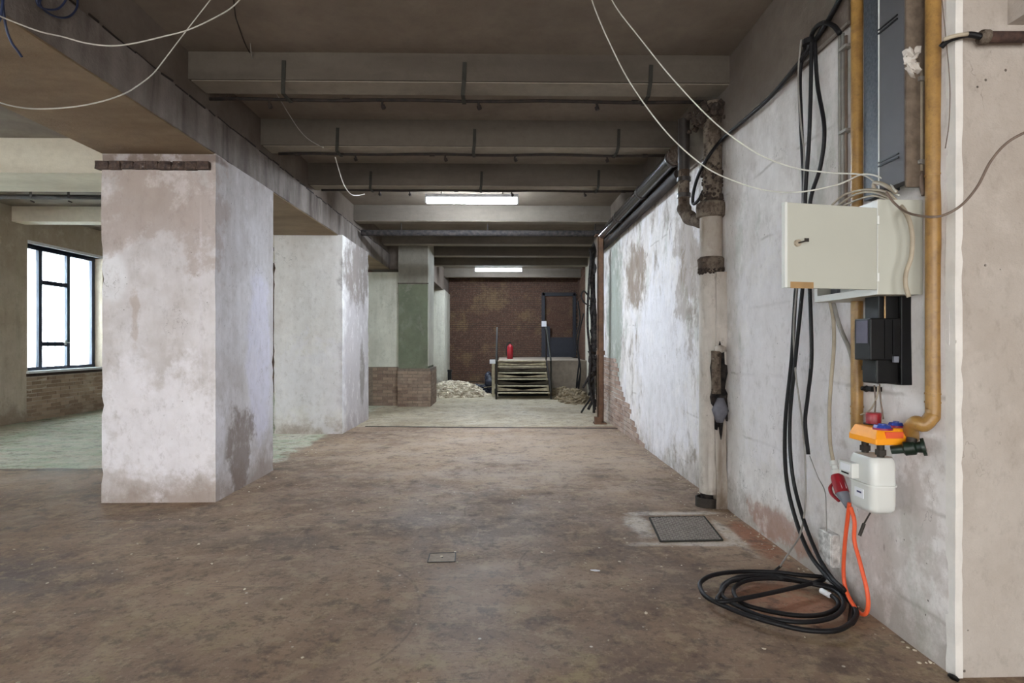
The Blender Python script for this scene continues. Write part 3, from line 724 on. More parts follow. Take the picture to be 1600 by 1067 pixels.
# ------------------------------------------------------------------ far end: platform, stair, extinguisher, door, rubble
pm = MB(); rough_box(pm, -.1, fx(17) + .3, 17.05, YB, 0, .95, .2, .006, .01)
plat = struct('floor_platform', pm, M_cement, 'raised concrete landing in front of the brick wall')
obj('edge_slab', MB().box(-.12, fx(17), 17.0, YB, .95, .985), M_cement, plat)
t = thing('stair', (.6, 16.4, 0), 'small open stair with bowed boards and steel rails up to the landing', 'stairs')
tx0, tx1 = -.13, 1.27
steps = [(15.55, .17), (15.85, .33), (16.14, .5), (16.43, .66), (16.71, .82), (16.98, .98)]
for k, (y, z) in enumerate(steps):
    obj('tread', MB().box(tx0, tx1, y - .13, y + .15, z - .022, z), M_wood, t)
    # board bowed like a shallow V between the treads
    if k < 5:
        zt = z + .12; m = MB(); n = 12; yy = y + .16
        dp = (.05, .02, .045, .015, .05)[k]
        for i in range(n + 1):
            x = tx0 + (tx1 - tx0) * i / n; s_ = 1 - abs(i / n - .5) * 2
            m.v += [Vector((x, yy + .05 * s_, z - .0 + .02 + dp * s_ * .3)), Vector((x, yy + .05 * s_, zt - .075 * s_)), Vector((x, yy + .015 + .05 * s_, zt - .075 * s_)), Vector((x, yy + .015 + .05 * s_, z + .02 + dp * s_ * .3))]
            if i:
                b0 = 4 * (i - 1)
                for q_ in range(4): m.f.append((b0 + q_, b0 + (q_ + 1) % 4, b0 + 4 + (q_ + 1) % 4, b0 + 4 + q_))
        obj('bowed_board', m, M_wooddark if k % 2 else M_wood, t)
obj('stair_shade_panel', MB().obox((.57, 15.95, .05), (.57, 17.02, .72), 1.38, .02), M_blackp, t)  # added black panel, stands in for the shade behind the open treads
for x in (tx0 - .03, tx1 + .03):
    obj('stringer', MB().obox((x, 15.38, .10), (x, 17.0, .95), .03, .16), M_steel, t)
    obj('post', MB().cyl((x, 15.42, 0), (x, 15.42, 1.02), .028, 10), M_strap, t)
    obj('post', MB().cyl((x, 17.1, .95), (x, 17.1, 1.9), .025, 10), M_steel, t)
    obj('handrail', MB().sweep(smooth([(x, 15.42, .98), (x, 15.5, 1.08), (x, 16.9, 1.88), (x, 17.6, 1.93)], 5), .024, 10), M_strap, t, sm=True)
t = thing('board', (-.27, 16.3, 0), 'pale upright board with a white cap leaning beside the stair', 'board')
obj('plank', MB().box(-.30, -.22, 16.3, 16.38, 0, 1.0), M_wood, t)
obj('cap', MB().box(-.36, -.2, 16.26, 16.4, .92, 1.03), M_paper, t)
e0 = at(797, 561, 18.7); e0.z = .985
t = thing('fire_extinguisher', e0, 'red fire extinguisher standing on the landing', 'extinguisher')
prof = [(0, .085), (.02, .1), (.38, .1), (.43, .075), (.46, .035), (.49, .03)]
obj('cylinder', MB().sweep([e0 + Vector((0, 0, a)) for a, _ in prof], [b for _, b in prof], 20), M_red, t, sm=True, auto=50)
obj('valve', MB().cyl(e0 + Vector((0, 0, .49)), e0 + Vector((0, 0, .54)), .025, 10).box(e0.x - .07, e0.x + .03, e0.y - .012, e0.y + .012, e0.z + .53, e0.z + .55), M_blackp, t)
obj('hose', MB().sweep(smooth([e0 + Vector(v) for v in ((-.03, 0, .52), (-.1, -.02, .48), (-.12, -.03, .3), (-.11, -.03, .12))], 5), .012, 8), M_blackr, t, sm=True)
# door in the back wall
d = thing('door_1', ((dl + dr) / 2, YB, dz0), 'dark blue doorway above the landing, low panel closed, paper pinned on its frame', None); d['kind'] = 'structure'
obj('door_frame', MB().box(dl - .02, dl + .1, YB - .05, YB + .1, dz0, dz1).box(dr - .09, dr + .02, YB - .05, YB + .1, dz0, dz1).box(dl, dr, YB - .05, YB + .1, dz1 - .1, dz1 + .02), M_doorblue, d)
ptop = onY(870, 527, YB).z
obj('door_leaf', MB().box(dl + .1, dr - .09, YB - .01, YB + .04, dz0, ptop), M_doorblue, d)
obj('leaf_panel', MB().box(dl + .2, dr - .2, YB - .03, YB - .01, dz0 + .12, ptop - .1), M_doorblue, d)
obj('closed_leaf', MB().box(dl - .0, dl + .28, YB - .09, YB - .05, dz0, onY(850, 510, YB).z), M_doorblue, d)
tag(obj('infill_brickwork', brickwork('y', dl + .1, dr - .09, ptop, dz1 - .1, YB + .12, -1, random.Random(12)).box(dl, dr, YB + .12, YB + .16, dz0, dz1), M_brickdark, d), kind='stuff')
pp = onY(850, 506, YB - .08)
tag(obj('notice', MB().box(pp.x - .09, pp.x + .09, YB - .096, YB - .092, pp.z - .1, pp.z + .1), M_paper), 'blank white paper notice pinned to the blue door frame', 'notice')

def heap(name, label, cx, cy, rx, ry, hh, n, rmin, rmax, mat, seed, core):
    rnd = random.Random(seed); m = MB()
    N = 20; k0 = len(m.v)
    for jx in range(N + 1):
        for ix in range(N + 1):
            u, v = ix / N * 2 - 1, jx / N * 2 - 1
            hgt = max(0, 1 - (u * u + v * v)) ** .8 * hh * .9 + .04 * noise.noise(Vector((u * 3, v * 3, seed))) - .01
            m.v.append(Vector((cx + u * rx, cy + v * ry, max(hgt, -.01))))
    for jx in range(N):
        for ix in range(N):
            a = jx * (N + 1) + ix; m.f.append((a, a + 1, a + N + 2, a + N + 1))
    for _ in range(n):
        a = rnd.random() * 6.283; q = rnd.random() ** .5 * 1.12; u, v = q * math.cos(a), q * math.sin(a)
        z = max(0, 1 - q * q) ** .8 * hh * .9; r = rnd.uniform(rmin, rmax) * (1.5 if rnd.random() < .06 else 1)
        m.ico((cx + u * rx, cy + v * ry, z + r * .35), r, (1.4, 1, .55), .3, rnd)
    return tag(obj(name, m, mat), label, 'rubble', kind='stuff')
heap('rubble', 'pale heap of broken plaster rubble beside the green pier', -1.42, 16.7, .95, .85, .42, 1500, .02, .05, M_rubble, 4, 0)
heap('rubble.001', 'low brown heap of debris at the foot of the sooty wall', 1.88, 15.3, .42, 1.2, .3, 500, .015, .045, M_earth, 6, 0)
heap('rubble.002', 'scattered grey debris against the landing front', 1.75, 16.62, .5, .33, .22, 250, .02, .05, M_earth, 9, 0)
# loose things left of the stair
def plank(a, b, w, t_, mat, label, name='plank', cat='board'):
    return tag(obj(name, MB().obox(a, b, w, t_), mat), label, cat)
plank((-.95, 17.5, .12), (-.35, 16.9, .22), .1, .02, M_wood, 'pale plank lying on the dark scrap beside the stair')
plank((-1.35, 17.95, .2), (-.5, 17.6, .24), .09, .03, M_wood, 'long grey plank lying level behind the scrap')
plank((-.9, 17.0, .03), (-.38, 16.8, .03), .06, .02, M_strap, 'thin metal bar lying lowest in the scrap')
plank((-1.0, 18.0, .3), (-.5, 17.3, .36), .12, .02, M_strap, 'bent grey sheet strip on top of the scrap')
heap('rubble.003', 'dark scrap and sacks piled beside the stair', -.66, 17.4, .5, .7, .22, 200, .03, .07, M_tarp, 13, 0)
m = MB(); rnd_ = random.Random(2)
for k in range(5): m.ico((-.42 + rnd_.uniform(-.05, .05), 17.3 + k * .05, .28 + k * .07), .17 - k * .02, (1, 1, 1.2), .15, rnd_)
tag(obj('sack', m, M_tarp, sm=True), 'dark blue sack slumped upright beside the stair', 'sack')
p = onZ(704, 601)
tag(obj('bollard', MB().box(p.x - .05, p.x + .07, 20.3, 20.42, 0, .52).box(p.x - .07, p.x + .09, 20.28, 20.44, .5, .56), M_blackp), 'small black upright box behind the pale rubble', 'box')

# hanging black cables and torn wrapping on the sooty end of the wall
rnd_ = random.Random(21)
cabs = [[(924, 388), (926, 430), (923, 480), (927, 530), (923, 580), (926, 618), (919, 640)],
        [(928, 392), (924, 440), (929, 500), (926, 560), (930, 600), (928, 645)],
        [(926, 385), (921, 425), (920, 500), (921, 560), (922, 600), (930, 640)],
        [(929, 410), (931, 470), (932, 540), (931, 600), (934, 628)],
        [(931, 500), (934, 540), (930, 570), (920, 590), (911, 606)],
        [(924, 470), (915, 455), (906, 462), (913, 472), (921, 478)],
        [(927, 600), (922, 620), (914, 638), (908, 645)]]
txt = ['longest of the black cables hanging behind the rusty post', 'straight black cable hanging just behind the rusty post', 'black cable bowing away from the rusty post', 'short black cable tight against the rusty post',
       'black cable ending in a thick free tip near the floor heap', 'small cable loop poking out at shoulder height', 'black cable end trailing down onto the pale floor']
for i, (c_, l_) in enumerate(zip(cabs, txt)):
    D = 12.2; c_ = [(a + rnd_.uniform(-2.5, 2.5), b) for a, b in c_[:-1]] + [c_[-1]]
    tag(obj('black_cable', MB().sweep(smooth([at(a, min(b, 646), D - .1 * (i % 3)) for a, b in c_], 6), (.03, .028, .025, .03, .024, .016, .02)[i], 8), M_blackpatch, sm=True), l_, 'cable', 'black cables behind the rusty post')
m = MB()
for k in range(16):
    y0_ = 388 + k * 16
    p = at(926 + rnd_.uniform(-4, 3), y0_, 12.1); m.ico(p, rnd_.uniform(.05, .1), (.7, .7, 1.6), .45, rnd_)
for k in range(8):
    p = at(929 + rnd_.uniform(-3, 2), 520 + k * 9, 12.1); m.ico(p, .10, (.8, .6, 1.4), .35, rnd_)
tag(obj('torn_insulation', m, M_blackpatch), 'ragged black insulation clinging round the hanging cables', 'insulation')
# second bunch of thin twigs of cable by the platform
for i, (c_) in enumerate([[(903, 470), (906, 500), (900, 530), (905, 560), (902, 590), (900, 612)], [(912, 490), (905, 520), (903, 550), (907, 580), (904, 608)], [(901, 540), (907, 575), (903, 600), (898, 615)]]):
    tag(obj('black_cable', MB().sweep(smooth([at(a, b, 16.6) for a, b in c_], 6), .022, 7), M_blackr, sm=True), ('dark cable dangling by the landing, the longest', 'dark cable dangling by the landing, middle one', 'dark cable dangling by the landing, shortest')[i], 'cable', 'dark cables by the landing')

# ------------------------------------------------------------------ soil pipe assembly on the right wall
px_, py_ = 1.93, 5.3
t = thing('soil_pipe', (px_, py_, 0), 'thick plastered soil pipe with collars running up the white wall', 'pipe')
zc2, zc1 = onY(1115, 408, 5.2).z, onY(1112, 325, 5.2).z
prof = [(0.12, .105), (.6, .108), (1.2, .104), (zc2 - .1, .108)]
obj('lower_pipe', MB().sweep([(px_, py_, a) for a, _ in prof], [b for _, b in prof], 24), M_pipeplaster, t, sm=True, auto=50)
cs_ = MB(); rough_box(cs_, px_ + .0, XR - .003, py_ - .13, py_ + .12, 0, zc2 - .1, .08, .012, .02); obj('plaster_casing', cs_, M_pipeplaster, t, sm=True, auto=40)
obj('pipe_collar', MB().sweep([(px_, py_, zc2 - .1), (px_, py_, zc2 - .095), (px_, py_, zc2 - .04), (px_, py_, zc2 + .03), (px_, py_, zc2 + .05)], [.1, .12, .115, .122, .1], 24), M_cast, t, sm=True, auto=40)
obj('middle_pipe', MB().sweep([(px_, py_, zc2 + .04), (px_, py_, zc1 - .05)], .1, 24), M_pipeplaster, t, sm=True, auto=40)
obj('pipe_collar', MB().sweep([(px_, py_, zc1 - .07), (px_, py_, zc1 - .06), (px_, py_, zc1 + .02), (px_, py_, zc1 + .06), (px_, py_, zc1 + .08)], [.105, .128, .135, .13, .1], 24), M_cast, t, sm=True, auto=40)
obj('upper_pipe', MB().sweep([(px_ + .01, py_, zc1 + .05), (px_ + .02, py_, 3.72)], .085, 20), M_cast, t, sm=True, auto=40)
# side branch with bend
bp = smooth([(1.82, 5.75, 3.74), (1.82, 5.75, 3.3), (1.82, 5.75, 2.95), (1.82, 5.72, 2.82), (1.85, 5.62, 2.72), (1.9, 5.45, 2.66), (1.93, 5.32, 2.6)], 6)
obj('branch_pipe', MB().sweep(bp[:8], .058, 16), M_castdark, t, sm=True, auto=50)
obj('branch_bend', MB().sweep(bp[7:], [.056] * 8 + [.066 + .006 * math.sin(i) for i in range(len(bp[7:]) - 8)], 16), M_cast, t, sm=True, auto=50)
for z in (3.14, 2.98): obj('branch_ring', MB().cyl((1.82, 5.75, z - .02), (1.82, 5.75, z + .02), .068, 16), M_castdark, t, sm=True, auto=40)
m = MB(); rnd_ = random.Random(31)
for k in range(160):
    a_ = rnd_.random() * 6.28; m.ico((px_ + .01 + .088 * math.cos(a_), py_ + .088 * math.sin(a_), zc1 + .07 + rnd_.random() ** 2.2 * .35), rnd_.uniform(.006, .022), (1, 1, 1), .35, rnd_)
for k in range(90): m.ico((1.9 + rnd_.uniform(-.12, .12), 5.35 + rnd_.uniform(-.2, .2), 3.52 + rnd_.random() * .2), rnd_.uniform(.012, .045), (1, 1, 1), .35, rnd_)
tag(obj('rust_scale', m, M_scale, t), kind='stuff')
m = MB()
for k in range(90):
    a_ = math.pi + rnd_.random() * 3.14; m.ico((px_ + .118 * math.cos(a_), py_ + .118 * math.sin(a_), zc2 + rnd_.uniform(-.11, -.06)), rnd_.uniform(.006, .014), (1, 1, .8), .3, rnd_)
tag(obj('crust', m, M_scale, t), kind='stuff')
# broken hole with the older pipe inside
rnd_ = random.Random(33); m = MB(); n = 40; cx_, cy_ = 1119, 607
ring = []
for i in range(n):
    a = 2 * math.pi * i / n; rr = 1 + .55 * noise.noise(Vector((math.cos(a) * 2.6, math.sin(a) * 2.6, 1)))
    ring.append((cx_ + 4 + math.cos(a) * 12 * rr + (4 if math.sin(a) > 0 else 0), cy_ + math.sin(a) * 64 * rr))
Yh = 5.165
outer = [onY(a, b, Yh - .012) for a, b in ring]; inner = [onY(cx_ + 6 + (a - cx_ - 6) * .72, cy_ + (b - cy_) * .86, Yh + .0) for a, b in ring]
m.v = outer + [o + Vector((0, .03, 0)) for o in outer] + inner
m.f = [(i, (i + 1) % n, 2 * n + (i + 1) % n, 2 * n + i) for i in range(n)] + [(i, n + i, n + (i + 1) % n, (i + 1) % n) for i in range(n)] + [tuple(2 * n + i for i in range(n))]
obj('broken_hole', m, M_blackpatch, t)
h0, h1 = onY(1119, 548, 5.14), onY(1119, 615, 5.14)
obj('old_pipe_stub', MB().sweep([h0, (h0 + h1) / 2, h1], [.045, .04, .042], 14), M_cast, t, sm=True, auto=50)
h0, h1 = onY(1126, 622, 5.14), onY(1124, 660, 5.14)
obj('slate_lump', MB().sweep([h0, (h0 + h1) / 2, h1], [.03, .075, .03], 9), simple('slate_grey', srgb(112, 112, 120), .8, var=.3), t, sm=True)
h0 = onY(1126, 545, 5.13); obj('mortar_lump', MB().ico(h0, .055, (1.3, .7, .8), .2, rnd_), M_pipeplaster, t, sm=True)
# foot: rusty bowl and collar at the base
b0 = onZ(1108, 790); b0.z = 0
t = thing('pipe_foot_ring', b0, 'rusty open iron ring on the floor at the foot of the soil pipe', 'ring')
seg = 28; m = MB(); ro, ri, hh = .125, .112, .085
for i in range(seg + 1):
    a = 2 * math.pi * i / seg
    for r_, z_ in ((ro, 0), (ro, hh), (ri, hh), (ri, 0)): m.v.append(Vector((b0.x + r_ * math.cos(a), b0.y + r_ * .8 * math.sin(a), z_)))
    if i:
        k = 4 * (i - 1)
        for q_ in range(4): m.f.append((k + q_, k + (q_ + 1) % 4, k + 4 + (q_ + 1) % 4, k + 4 + q_))
obj('ring', m, M_iron, t, sm=True, auto=40)
obj('stub', MB().cyl((b0.x - .02, b0.y, 0), (b0.x - .02, b0.y, .15), .06, 14, .055), M_blackpatch, t)
m = MB(); m.ico((b0.x + .17, b0.y - .02, .03), .04, (1.3, 1, .8), .3, rnd_).ico((b0.x + .2, b0.y + .03, .02), .03, (1.3, 1, .8), .3, rnd_)
tag(obj('mortar_lump', m, M_pipeplaster), 'pale lump of mortar on the floor beside the iron ring', 'rubble', kind='stuff')

# large pipes along the top of the right wall
t = thing('duct_pipe', (1.85, 8.3, 3.47), 'dark glossy pipe running under the ceiling along the white wall', 'pipe', 'dark pipes along the wall top')
obj('pipe_body', MB().cyl((1.85, 6.1, 3.50), (1.85, 10.55, 3.50), .085, 20), M_duct, t, sm=True, auto=40)
for y in (6.2, 7.6, 9.1): obj('pipe_clip', MB().cyl((1.85, y - .02, 3.50), (1.85, y + .02, 3.50), .094, 20), M_castdark, t, sm=True, auto=40)
obj('end_cap', MB().cyl((1.85, 6.06, 3.50), (1.85, 6.14, 3.50), .097, 20), M_cast, t, sm=True, auto=40)
t = thing('duct_pipe.001', (1.94, 8.3, 3.36), 'duller dark pipe tucked below the glossy one against the wall', 'pipe', 'dark pipes along the wall top')
obj('pipe_body', MB().cyl((1.945, 6.3, 3.36), (1.945, 11.5, 3.36), .06, 16), M_steel, t, sm=True, auto=40)
# crease moulding piece over the wall
obj('wall_seam', MB().sweep([(XR - .025, 3.3 + .3 * i, 3.355 + .006 * math.sin(i * 2.1)) for i in range(27)], .012, 6), M_beam, wall_r)

# ------------------------------------------------------------------ thin conduits, yellow pipes
for i, px in enumerate((1312, 1317, 1322)):
    a, b = onX(px, 48 + 4 * i, 2.012), onX(px, 330, 2.012)
    t = thing('conduit', (a.x, a.y, b.z), ('pale', 'middle', 'darker')[i] + ' grey conduit of three clipped together beside the yellow pipe', 'conduit', 'grey conduits beside the yellow pipe')
    b.y = a.y; b.z = 1.9
    obj('tube', MB().cyl(a, b, .009, 8), M_greyc if i < 2 else M_browncab, t, sm=True)
    if i == 2:
        for py in (70, 202): q = onX(px + 3, py, 2.0); obj('clip', MB().box(q.x - .015, 2.03, a.y - .04, a.y + .03, q.z - .008, q.z + .008), M_greyc, t)
a = onX(1339, 100, 1.985)
t = thing('gas_pipe', (a.x, a.y, 1.0), 'yellow gas pipe passing behind the cream cabinet down to the meter', 'pipe', 'yellow gas pipes')
obj('tube', MB().cyl((a.x, a.y, .97), (a.x, a.y, CZ), .031, 20), M_brass, t, sm=True, auto=40)
for z in (1.1, 1.14): obj('seam_ring', MB().cyl((a.x, a.y, z), (a.x, a.y, z + .008), .034, 20), M_brass, t, sm=True, auto=40)
b = Vector((1.985, 2.66, 0)); b.x = onY(1458, 300, 2.66).x
t = thing('gas_pipe.001', (b.x, b.y, 1.05), 'yellow gas pipe nearest the corner, curling back under itself to the valve', 'pipe', 'yellow gas pipes')
pth = [(b.x, b.y, CZ), (b.x, b.y, 2.5), (b.x, b.y, 1.35), (b.x, b.y, 1.18)] + [tuple(onY(x, y, 2.66 + k)) for x, y, k in ((1455, 652, 0), (1443, 664, .01), (1432, 660, .03), (1424, 668, .07), (1424, 684, .11))]
obj('tube', MB().sweep(smooth(pth, 7), .0325, 20), M_brass, t, sm=True)
for z in (1.22, 1.26, 2.28): obj('seam_ring', MB().cyl((b.x, b.y, z), (b.x, b.y, z + .008), .0355, 20), M_brass, t, sm=True, auto=40)
# grey conduit between duct and corner
a = onX(1437, 110, 2.01)
t = thing('conduit', (a.x, a.y, 2.2), 'short beige conduit strapped between zinc panel and corner pipe', 'conduit')
zb_ = onX(1437, 268, 2.01).z
obj('tube', MB().cyl((a.x, a.y, a.z), (a.x, a.y, zb_), .017, 12), M_beige, t, sm=True)
for z in (a.z - .05, zb_ + .04): obj('clip', MB().box(a.x - .02, 2.04, a.y - .03, a.y + .03, z - .01, z + .01), M_greyc, t)
obj('tail', MB().sweep(smooth([(a.x, a.y, zb_), (a.x, a.y - .01, zb_ - .05), (a.x, a.y - .03, zb_ - .12)], 4), .013, 8), M_browncab, t, sm=True)

# zinc riser duct
y0, y1, y2 = onX(1412, 150, 1.93).y, onX(1373, 150, 1.93).y, onX(1350, 150, 1.985).y
zb_ = onX(1395, 290, 1.93).z
t = thing('zinc_duct', (2.0, y1, zb_), 'tall blue grey zinc riser casing on the wall above the cream cabinet', 'duct')
obj('back_plate', MB().box(1.985, XR - .004, y1 - .02, y2, zb_, CZ), M_galv, t)
obj('front_panel', MB().box(1.93, 1.985, y0, y1, zb_, CZ), M_galv2, t)
obj('side_strip', MB().box(1.935, XR - .004, y0 - .012, y0, zb_ - .03, CZ), M_mortar, t)
for pa, pb in (((1373, 50), (1403, 20)), ((1373, 257), (1405, 238))):
    A, B = onX(pa[0], pa[1], 1.93), onX(pb[0], pb[1], 1.93)
    obj('slot', MB().box(1.924, 1.932, B.y, A.y, A.z - .016, A.z - .008).box(1.924, 1.932, B.y, A.y, A.z + .004, A.z + .010), M_blackp, t)
obj('corner_bead', MB().box(1.926, 1.932, y1 - .006, y1, zb_, CZ), M_cabw, t)
m = MB(); rnd_ = random.Random(5)
for k in range(14):
    q = onX(1412 + rnd_.uniform(-4, 6), 80 + rnd_.uniform(0, 40), 1.93); m.ico((1.93 + rnd_.uniform(-.004, .06), y0 - .012, q.z), rnd_.uniform(.015, .04), (.8, .3, 1), .3, rnd_)
obj('mortar_smear', m, M_pipeplaster, t)

# ------------------------------------------------------------------ meter cabinet
XC = XR - .006
cx0, cy0, cy1, cz0, cz1 = 1.806, 2.74, 3.30, 1.734, 2.19
t = thing('meter_cabinet', (XR, 3.06, cz0), 'cream metal meter cabinet on the wall with its door swung wide open', 'cabinet')
k = .012; m = MB()
m.box(cx0, XC, cy0, cy0 + k, cz0, cz1).box(cx0, XC, cy1 - k, cy1, cz0, cz1).box(cx0, XC, cy0 + k, cy1 - k, cz0, cz0 + k).box(cx0, XC, cy0 + k, cy1 - k, cz1 - k, cz1).box(XC - .012, XC, cy0 + k, cy1 - k, cz0 + k, cz1 - k)
obj('body', m, M_cab, t)
m = MB().box(cx0 - .003, cx0, cy0 + .001, cy1, cz0, cz0 + .035).box(cx0 - .003, cx0, cy0 + .001, cy1, cz1 - .03, cz1).box(cx0 - .003, cx0, cy0 + .001, cy0 + .03, cz0 + .035, cz1 - .03).box(cx0 - .003, cx0, cy1 - .03, cy1, cz0 + .035, cz1 - .03)
obj('door_rim', m, M_cabw, t)
ins = obj('inner_panel', MB().box(1.895, 1.91, cy0 + .03, cy1 - .1, cz0 + .05, cz1 - .05), M_cabw, t)
obj('fuse_strip', MB().box(1.875, 1.897, cy1 - .1, cy1 - .04, cz0 + .03, cz1 - .08), M_greyp, t)
for q in range(4): obj('fuse', MB().box(1.88, 1.897, cy0 + .08 + q * .09, cy0 + .14 + q * .09, cz0 + .07, cz0 + .13), M_blackp, ins)
# door
A = Vector((cx0 - .004, cy0, 0)); B = at(1230, 400, 2.655); B.z = 0
dz_0, dz_1 = 1.756, 2.15; dv = (B - A); nrm = Vector((-dv.y, dv.x, 0)).normalized()
if nrm.y > 0: nrm = -nrm
door = obj('door', MB().prism([A + Vector((0, 0, dz_0)), B + Vector((0, 0, dz_0)), B + Vector((0, 0, dz_1)), A + Vector((0, 0, dz_1))], -nrm * .018), M_cab, t, bevel=.003)
obj('door_edge', MB().prism([B + Vector((0, 0, dz_0)), B + dv.normalized() * .012 + Vector((0, 0, dz_0)), B + dv.normalized() * .012 + Vector((0, 0, dz_1)), B + Vector((0, 0, dz_1))], -nrm * .022), M_cabw, door)
def ond(px, py, o=0.0):
    r = ray(px, py); n_ = nrm; D = (A + nrm * o).dot(n_) / (r.x * n_.x + r.y * n_.y); return at(px, py, D)
kn = ond(1245, 380)
kb = obj('lock', MB().cyl(kn - nrm * .001, kn + nrm * .012, .016, 16), M_beige, door, sm=True, auto=40)
obj('key', MB().obox(kn + nrm * .012, kn + nrm * .04 + Vector((.015, 0, .004)), .006, .006).sweep([kn + nrm * .04 + Vector((.022 + .01 * math.cos(a), 0, .008 + .01 * math.sin(a))) for a in [i * .63 for i in range(11)]], .002, 6), M_iron, kb) if False else obj('key', MB().obox(kn + nrm * .012, kn + nrm * .04 + Vector((.015, 0, .004)), .006, .006).box(kn.x + .015, kn.x + .035, kn.y - .042, kn.y - .038, kn.z + .0, kn.z + .016), M_iron, door)
q0, q1 = ond(1235, 440), ond(1271, 447)
obj('tape', MB().prism([Vector((q0.x, q0.y, dz_0 - .002)), Vector((q1.x, q1.y, dz_0 - .002)), Vector((q1.x, q1.y, q0.z)), Vector((q0.x, q0.y, q0.z))], nrm * .0015), M_brown, door)
for z in (dz_0 + .06, dz_1 - .06): obj('hinge', MB().cyl((cx0 - .002, cy0 - .004, z - .02), (cx0 - .002, cy0 - .004, z + .02), .006, 8), M_cabw, t)

# black fuse box under the cabinet
xf, yn, yf = 1.82, 2.82, 2.95
z0, z1 = onY(1362, 563, yn).z, onY(1362, 497, yn).z
t = thing('fuse_box', (XR, 2.88, z0 - .1), 'black plastic supply box fixed below the cream cabinet', 'fuse box')
obj('back_plate', MB().box(1.975, XR + .005, yn + .0, yf + .06, onY(1400, 602, yn).z, onY(1400, 468, yn).z + .02), M_blackp, t, bevel=.004)
obj('cover', MB().box(xf, 1.975, yn, yf, z0, z1), M_blackp, t, bevel=.006)
obj('label_window', MB().box(xf - .003, xf + .001, yn + .02, yf - .02, z0 + .085, z1 - .01), simple('violet_grey_window', srgb(88, 84, 100), .3), t)
obj('lower_cover', MB().box(1.86, 1.975, yn + .015, yf, onY(1390, 600, yn).z, z0 + .01), M_blackp, t, bevel=.008)
obj('upper_cover', MB().box(1.875, 1.975, yn + .02, yf, z1 - .01, cz0 + .005), M_blackp, t, bevel=.004)
obj('latch', MB().box(1.93, 1.955, yn - .012, yn, z0 - .01, z0 + .02), M_greyp, t)
obj('rib', MB().box(1.89, 1.9, yn - .005, yn, z0 + .01, z1 - .01).box(1.93, 1.94, yn - .005, yn, z0 + .03, z1 - .01), M_blackp, t)
obj('terminal_wire', MB().cyl((1.9, yn + .01, z1 - .02), (1.9, yn + .01, cz0), .004, 6), M_brass, t)

# gas meter
t = thing('gas_meter', (1.9, 2.83, .68), 'white domed gas meter hanging on the wall under the orange tray', 'meter')
mx0, mx1, my0, my1, mz0, mz1 = 1.775, 1.905, 2.735, 2.93, .675, .945
def rbox(x0, x1, y0, y1, zs, r):
    m = MB(); n = 6; P2 = []
    for cx, cy, a0 in ((x1 - r, y1 - r, 0), (x0 + r, y1 - r, 90), (x0 + r, y0 + r, 180), (x1 - r, y0 + r, 270)):
        for i in range(n + 1): a = R(a0 + 90 * i / n); P2.append((cx + r * math.cos(a), cy + r * math.sin(a)))
    mx, my = (x0 + x1) / 2, (y0 + y1) / 2; N = len(P2)
    for z, s in zs:
        m.v += [Vector((mx + (x - mx) * s, my + (y - my) * s, z)) for x, y in P2]
    for k in range(len(zs) - 1):
        for i in range(N): m.f.append((k * N + i, k * N + (i + 1) % N, (k + 1) * N + (i + 1) % N, (k + 1) * N + i))
    m.f += [tuple(range(N))[::-1], tuple((len(zs) - 1) * N + i for i in range(N))]
    return m
zm = .81
obj('lower_shell', rbox(mx0, mx1, my0, my1, [(mz0, .8), (mz0 + .015, .95), (mz0 + .035, 1), (zm, 1)], .035), M_meter, t, sm=True, auto=50)
obj('upper_shell', rbox(mx0, mx1, my0, my1, [(zm, 1), (mz1 - .03, 1), (mz1 - .012, .95), (mz1, .86)], .035), M_meter, t, sm=True, auto=50)
obj('flange', rbox(mx0 - .01, mx1 + .01, my0 - .01, my1 + .01, [(zm - .004, 1), (zm + .004, 1)], .055), M_cabw, t, sm=True, auto=50)
cnt = obj('counter', MB().box(mx0 - .035, mx0 + .01, 2.84, 2.95, zm + .015, zm + .09), M_meter, t, bevel=.004)
obj('counter_window', MB().box(mx0 - .037, mx0 - .034, 2.855, 2.935, zm + .045, zm + .08), M_paper, cnt)
obj('digit_strip', MB().box(mx0 - .038, mx0 - .036, 2.865, 2.925, zm + .03, zm + .038), M_blackp, cnt)
lb = obj('type_plate', MB().box(mx0 - .003, mx0 + .002, 2.80, 2.87, zm - .075, zm - .03), M_paper, t)
obj('bar_code', MB().box(mx0 - .0045, mx0 - .003, 2.815, 2.85, zm - .052, zm - .044), simple('print_blue', srgb(50, 50, 90), .6), lb)
for y in (2.78, 2.90): obj('connection', MB().cyl((1.845, y, mz1 - .01), (1.845, y, mz1 + .07), .017, 12).cyl((1.845, y, mz1 + .01), (1.845, y, mz1 + .035), .025, 6), M_iron, t, sm=True, auto=40)
m = MB().cyl(at(1362, 797, 2.83), at(1349, 820, 2.80), .004, 8).cyl(at(1350, 818, 2.80), at(1343, 837, 2.79), .008, 8)
obj('lever', m, M_iron, t)
# dark green valve
t = thing('gas_valve', (1.95, 2.72, 1.0), 'dark green gas valve between the orange tray and the wall', 'valve')
v0, v1 = at(1392, 703, 2.78), at(1446, 698, 2.70)
obj('valve_body', MB().sweep([v0, v0.lerp(v1, .35), v0.lerp(v1, .4), v0.lerp(v1, .7), v0.lerp(v1, .75), v1], [.02, .022, .034, .034, .024, .03], 14), M_gvalve, t, sm=True, auto=40)
obj('flange', MB().cyl(v0.lerp(v1, .9), v1, .042, 14), M_gvalve, t, sm=True, auto=40)
obj('inlet', MB().cyl(v0.lerp(v1, .55), at(1425, 684, 2.74), .022, 12), M_iron, t, sm=True, auto=40)
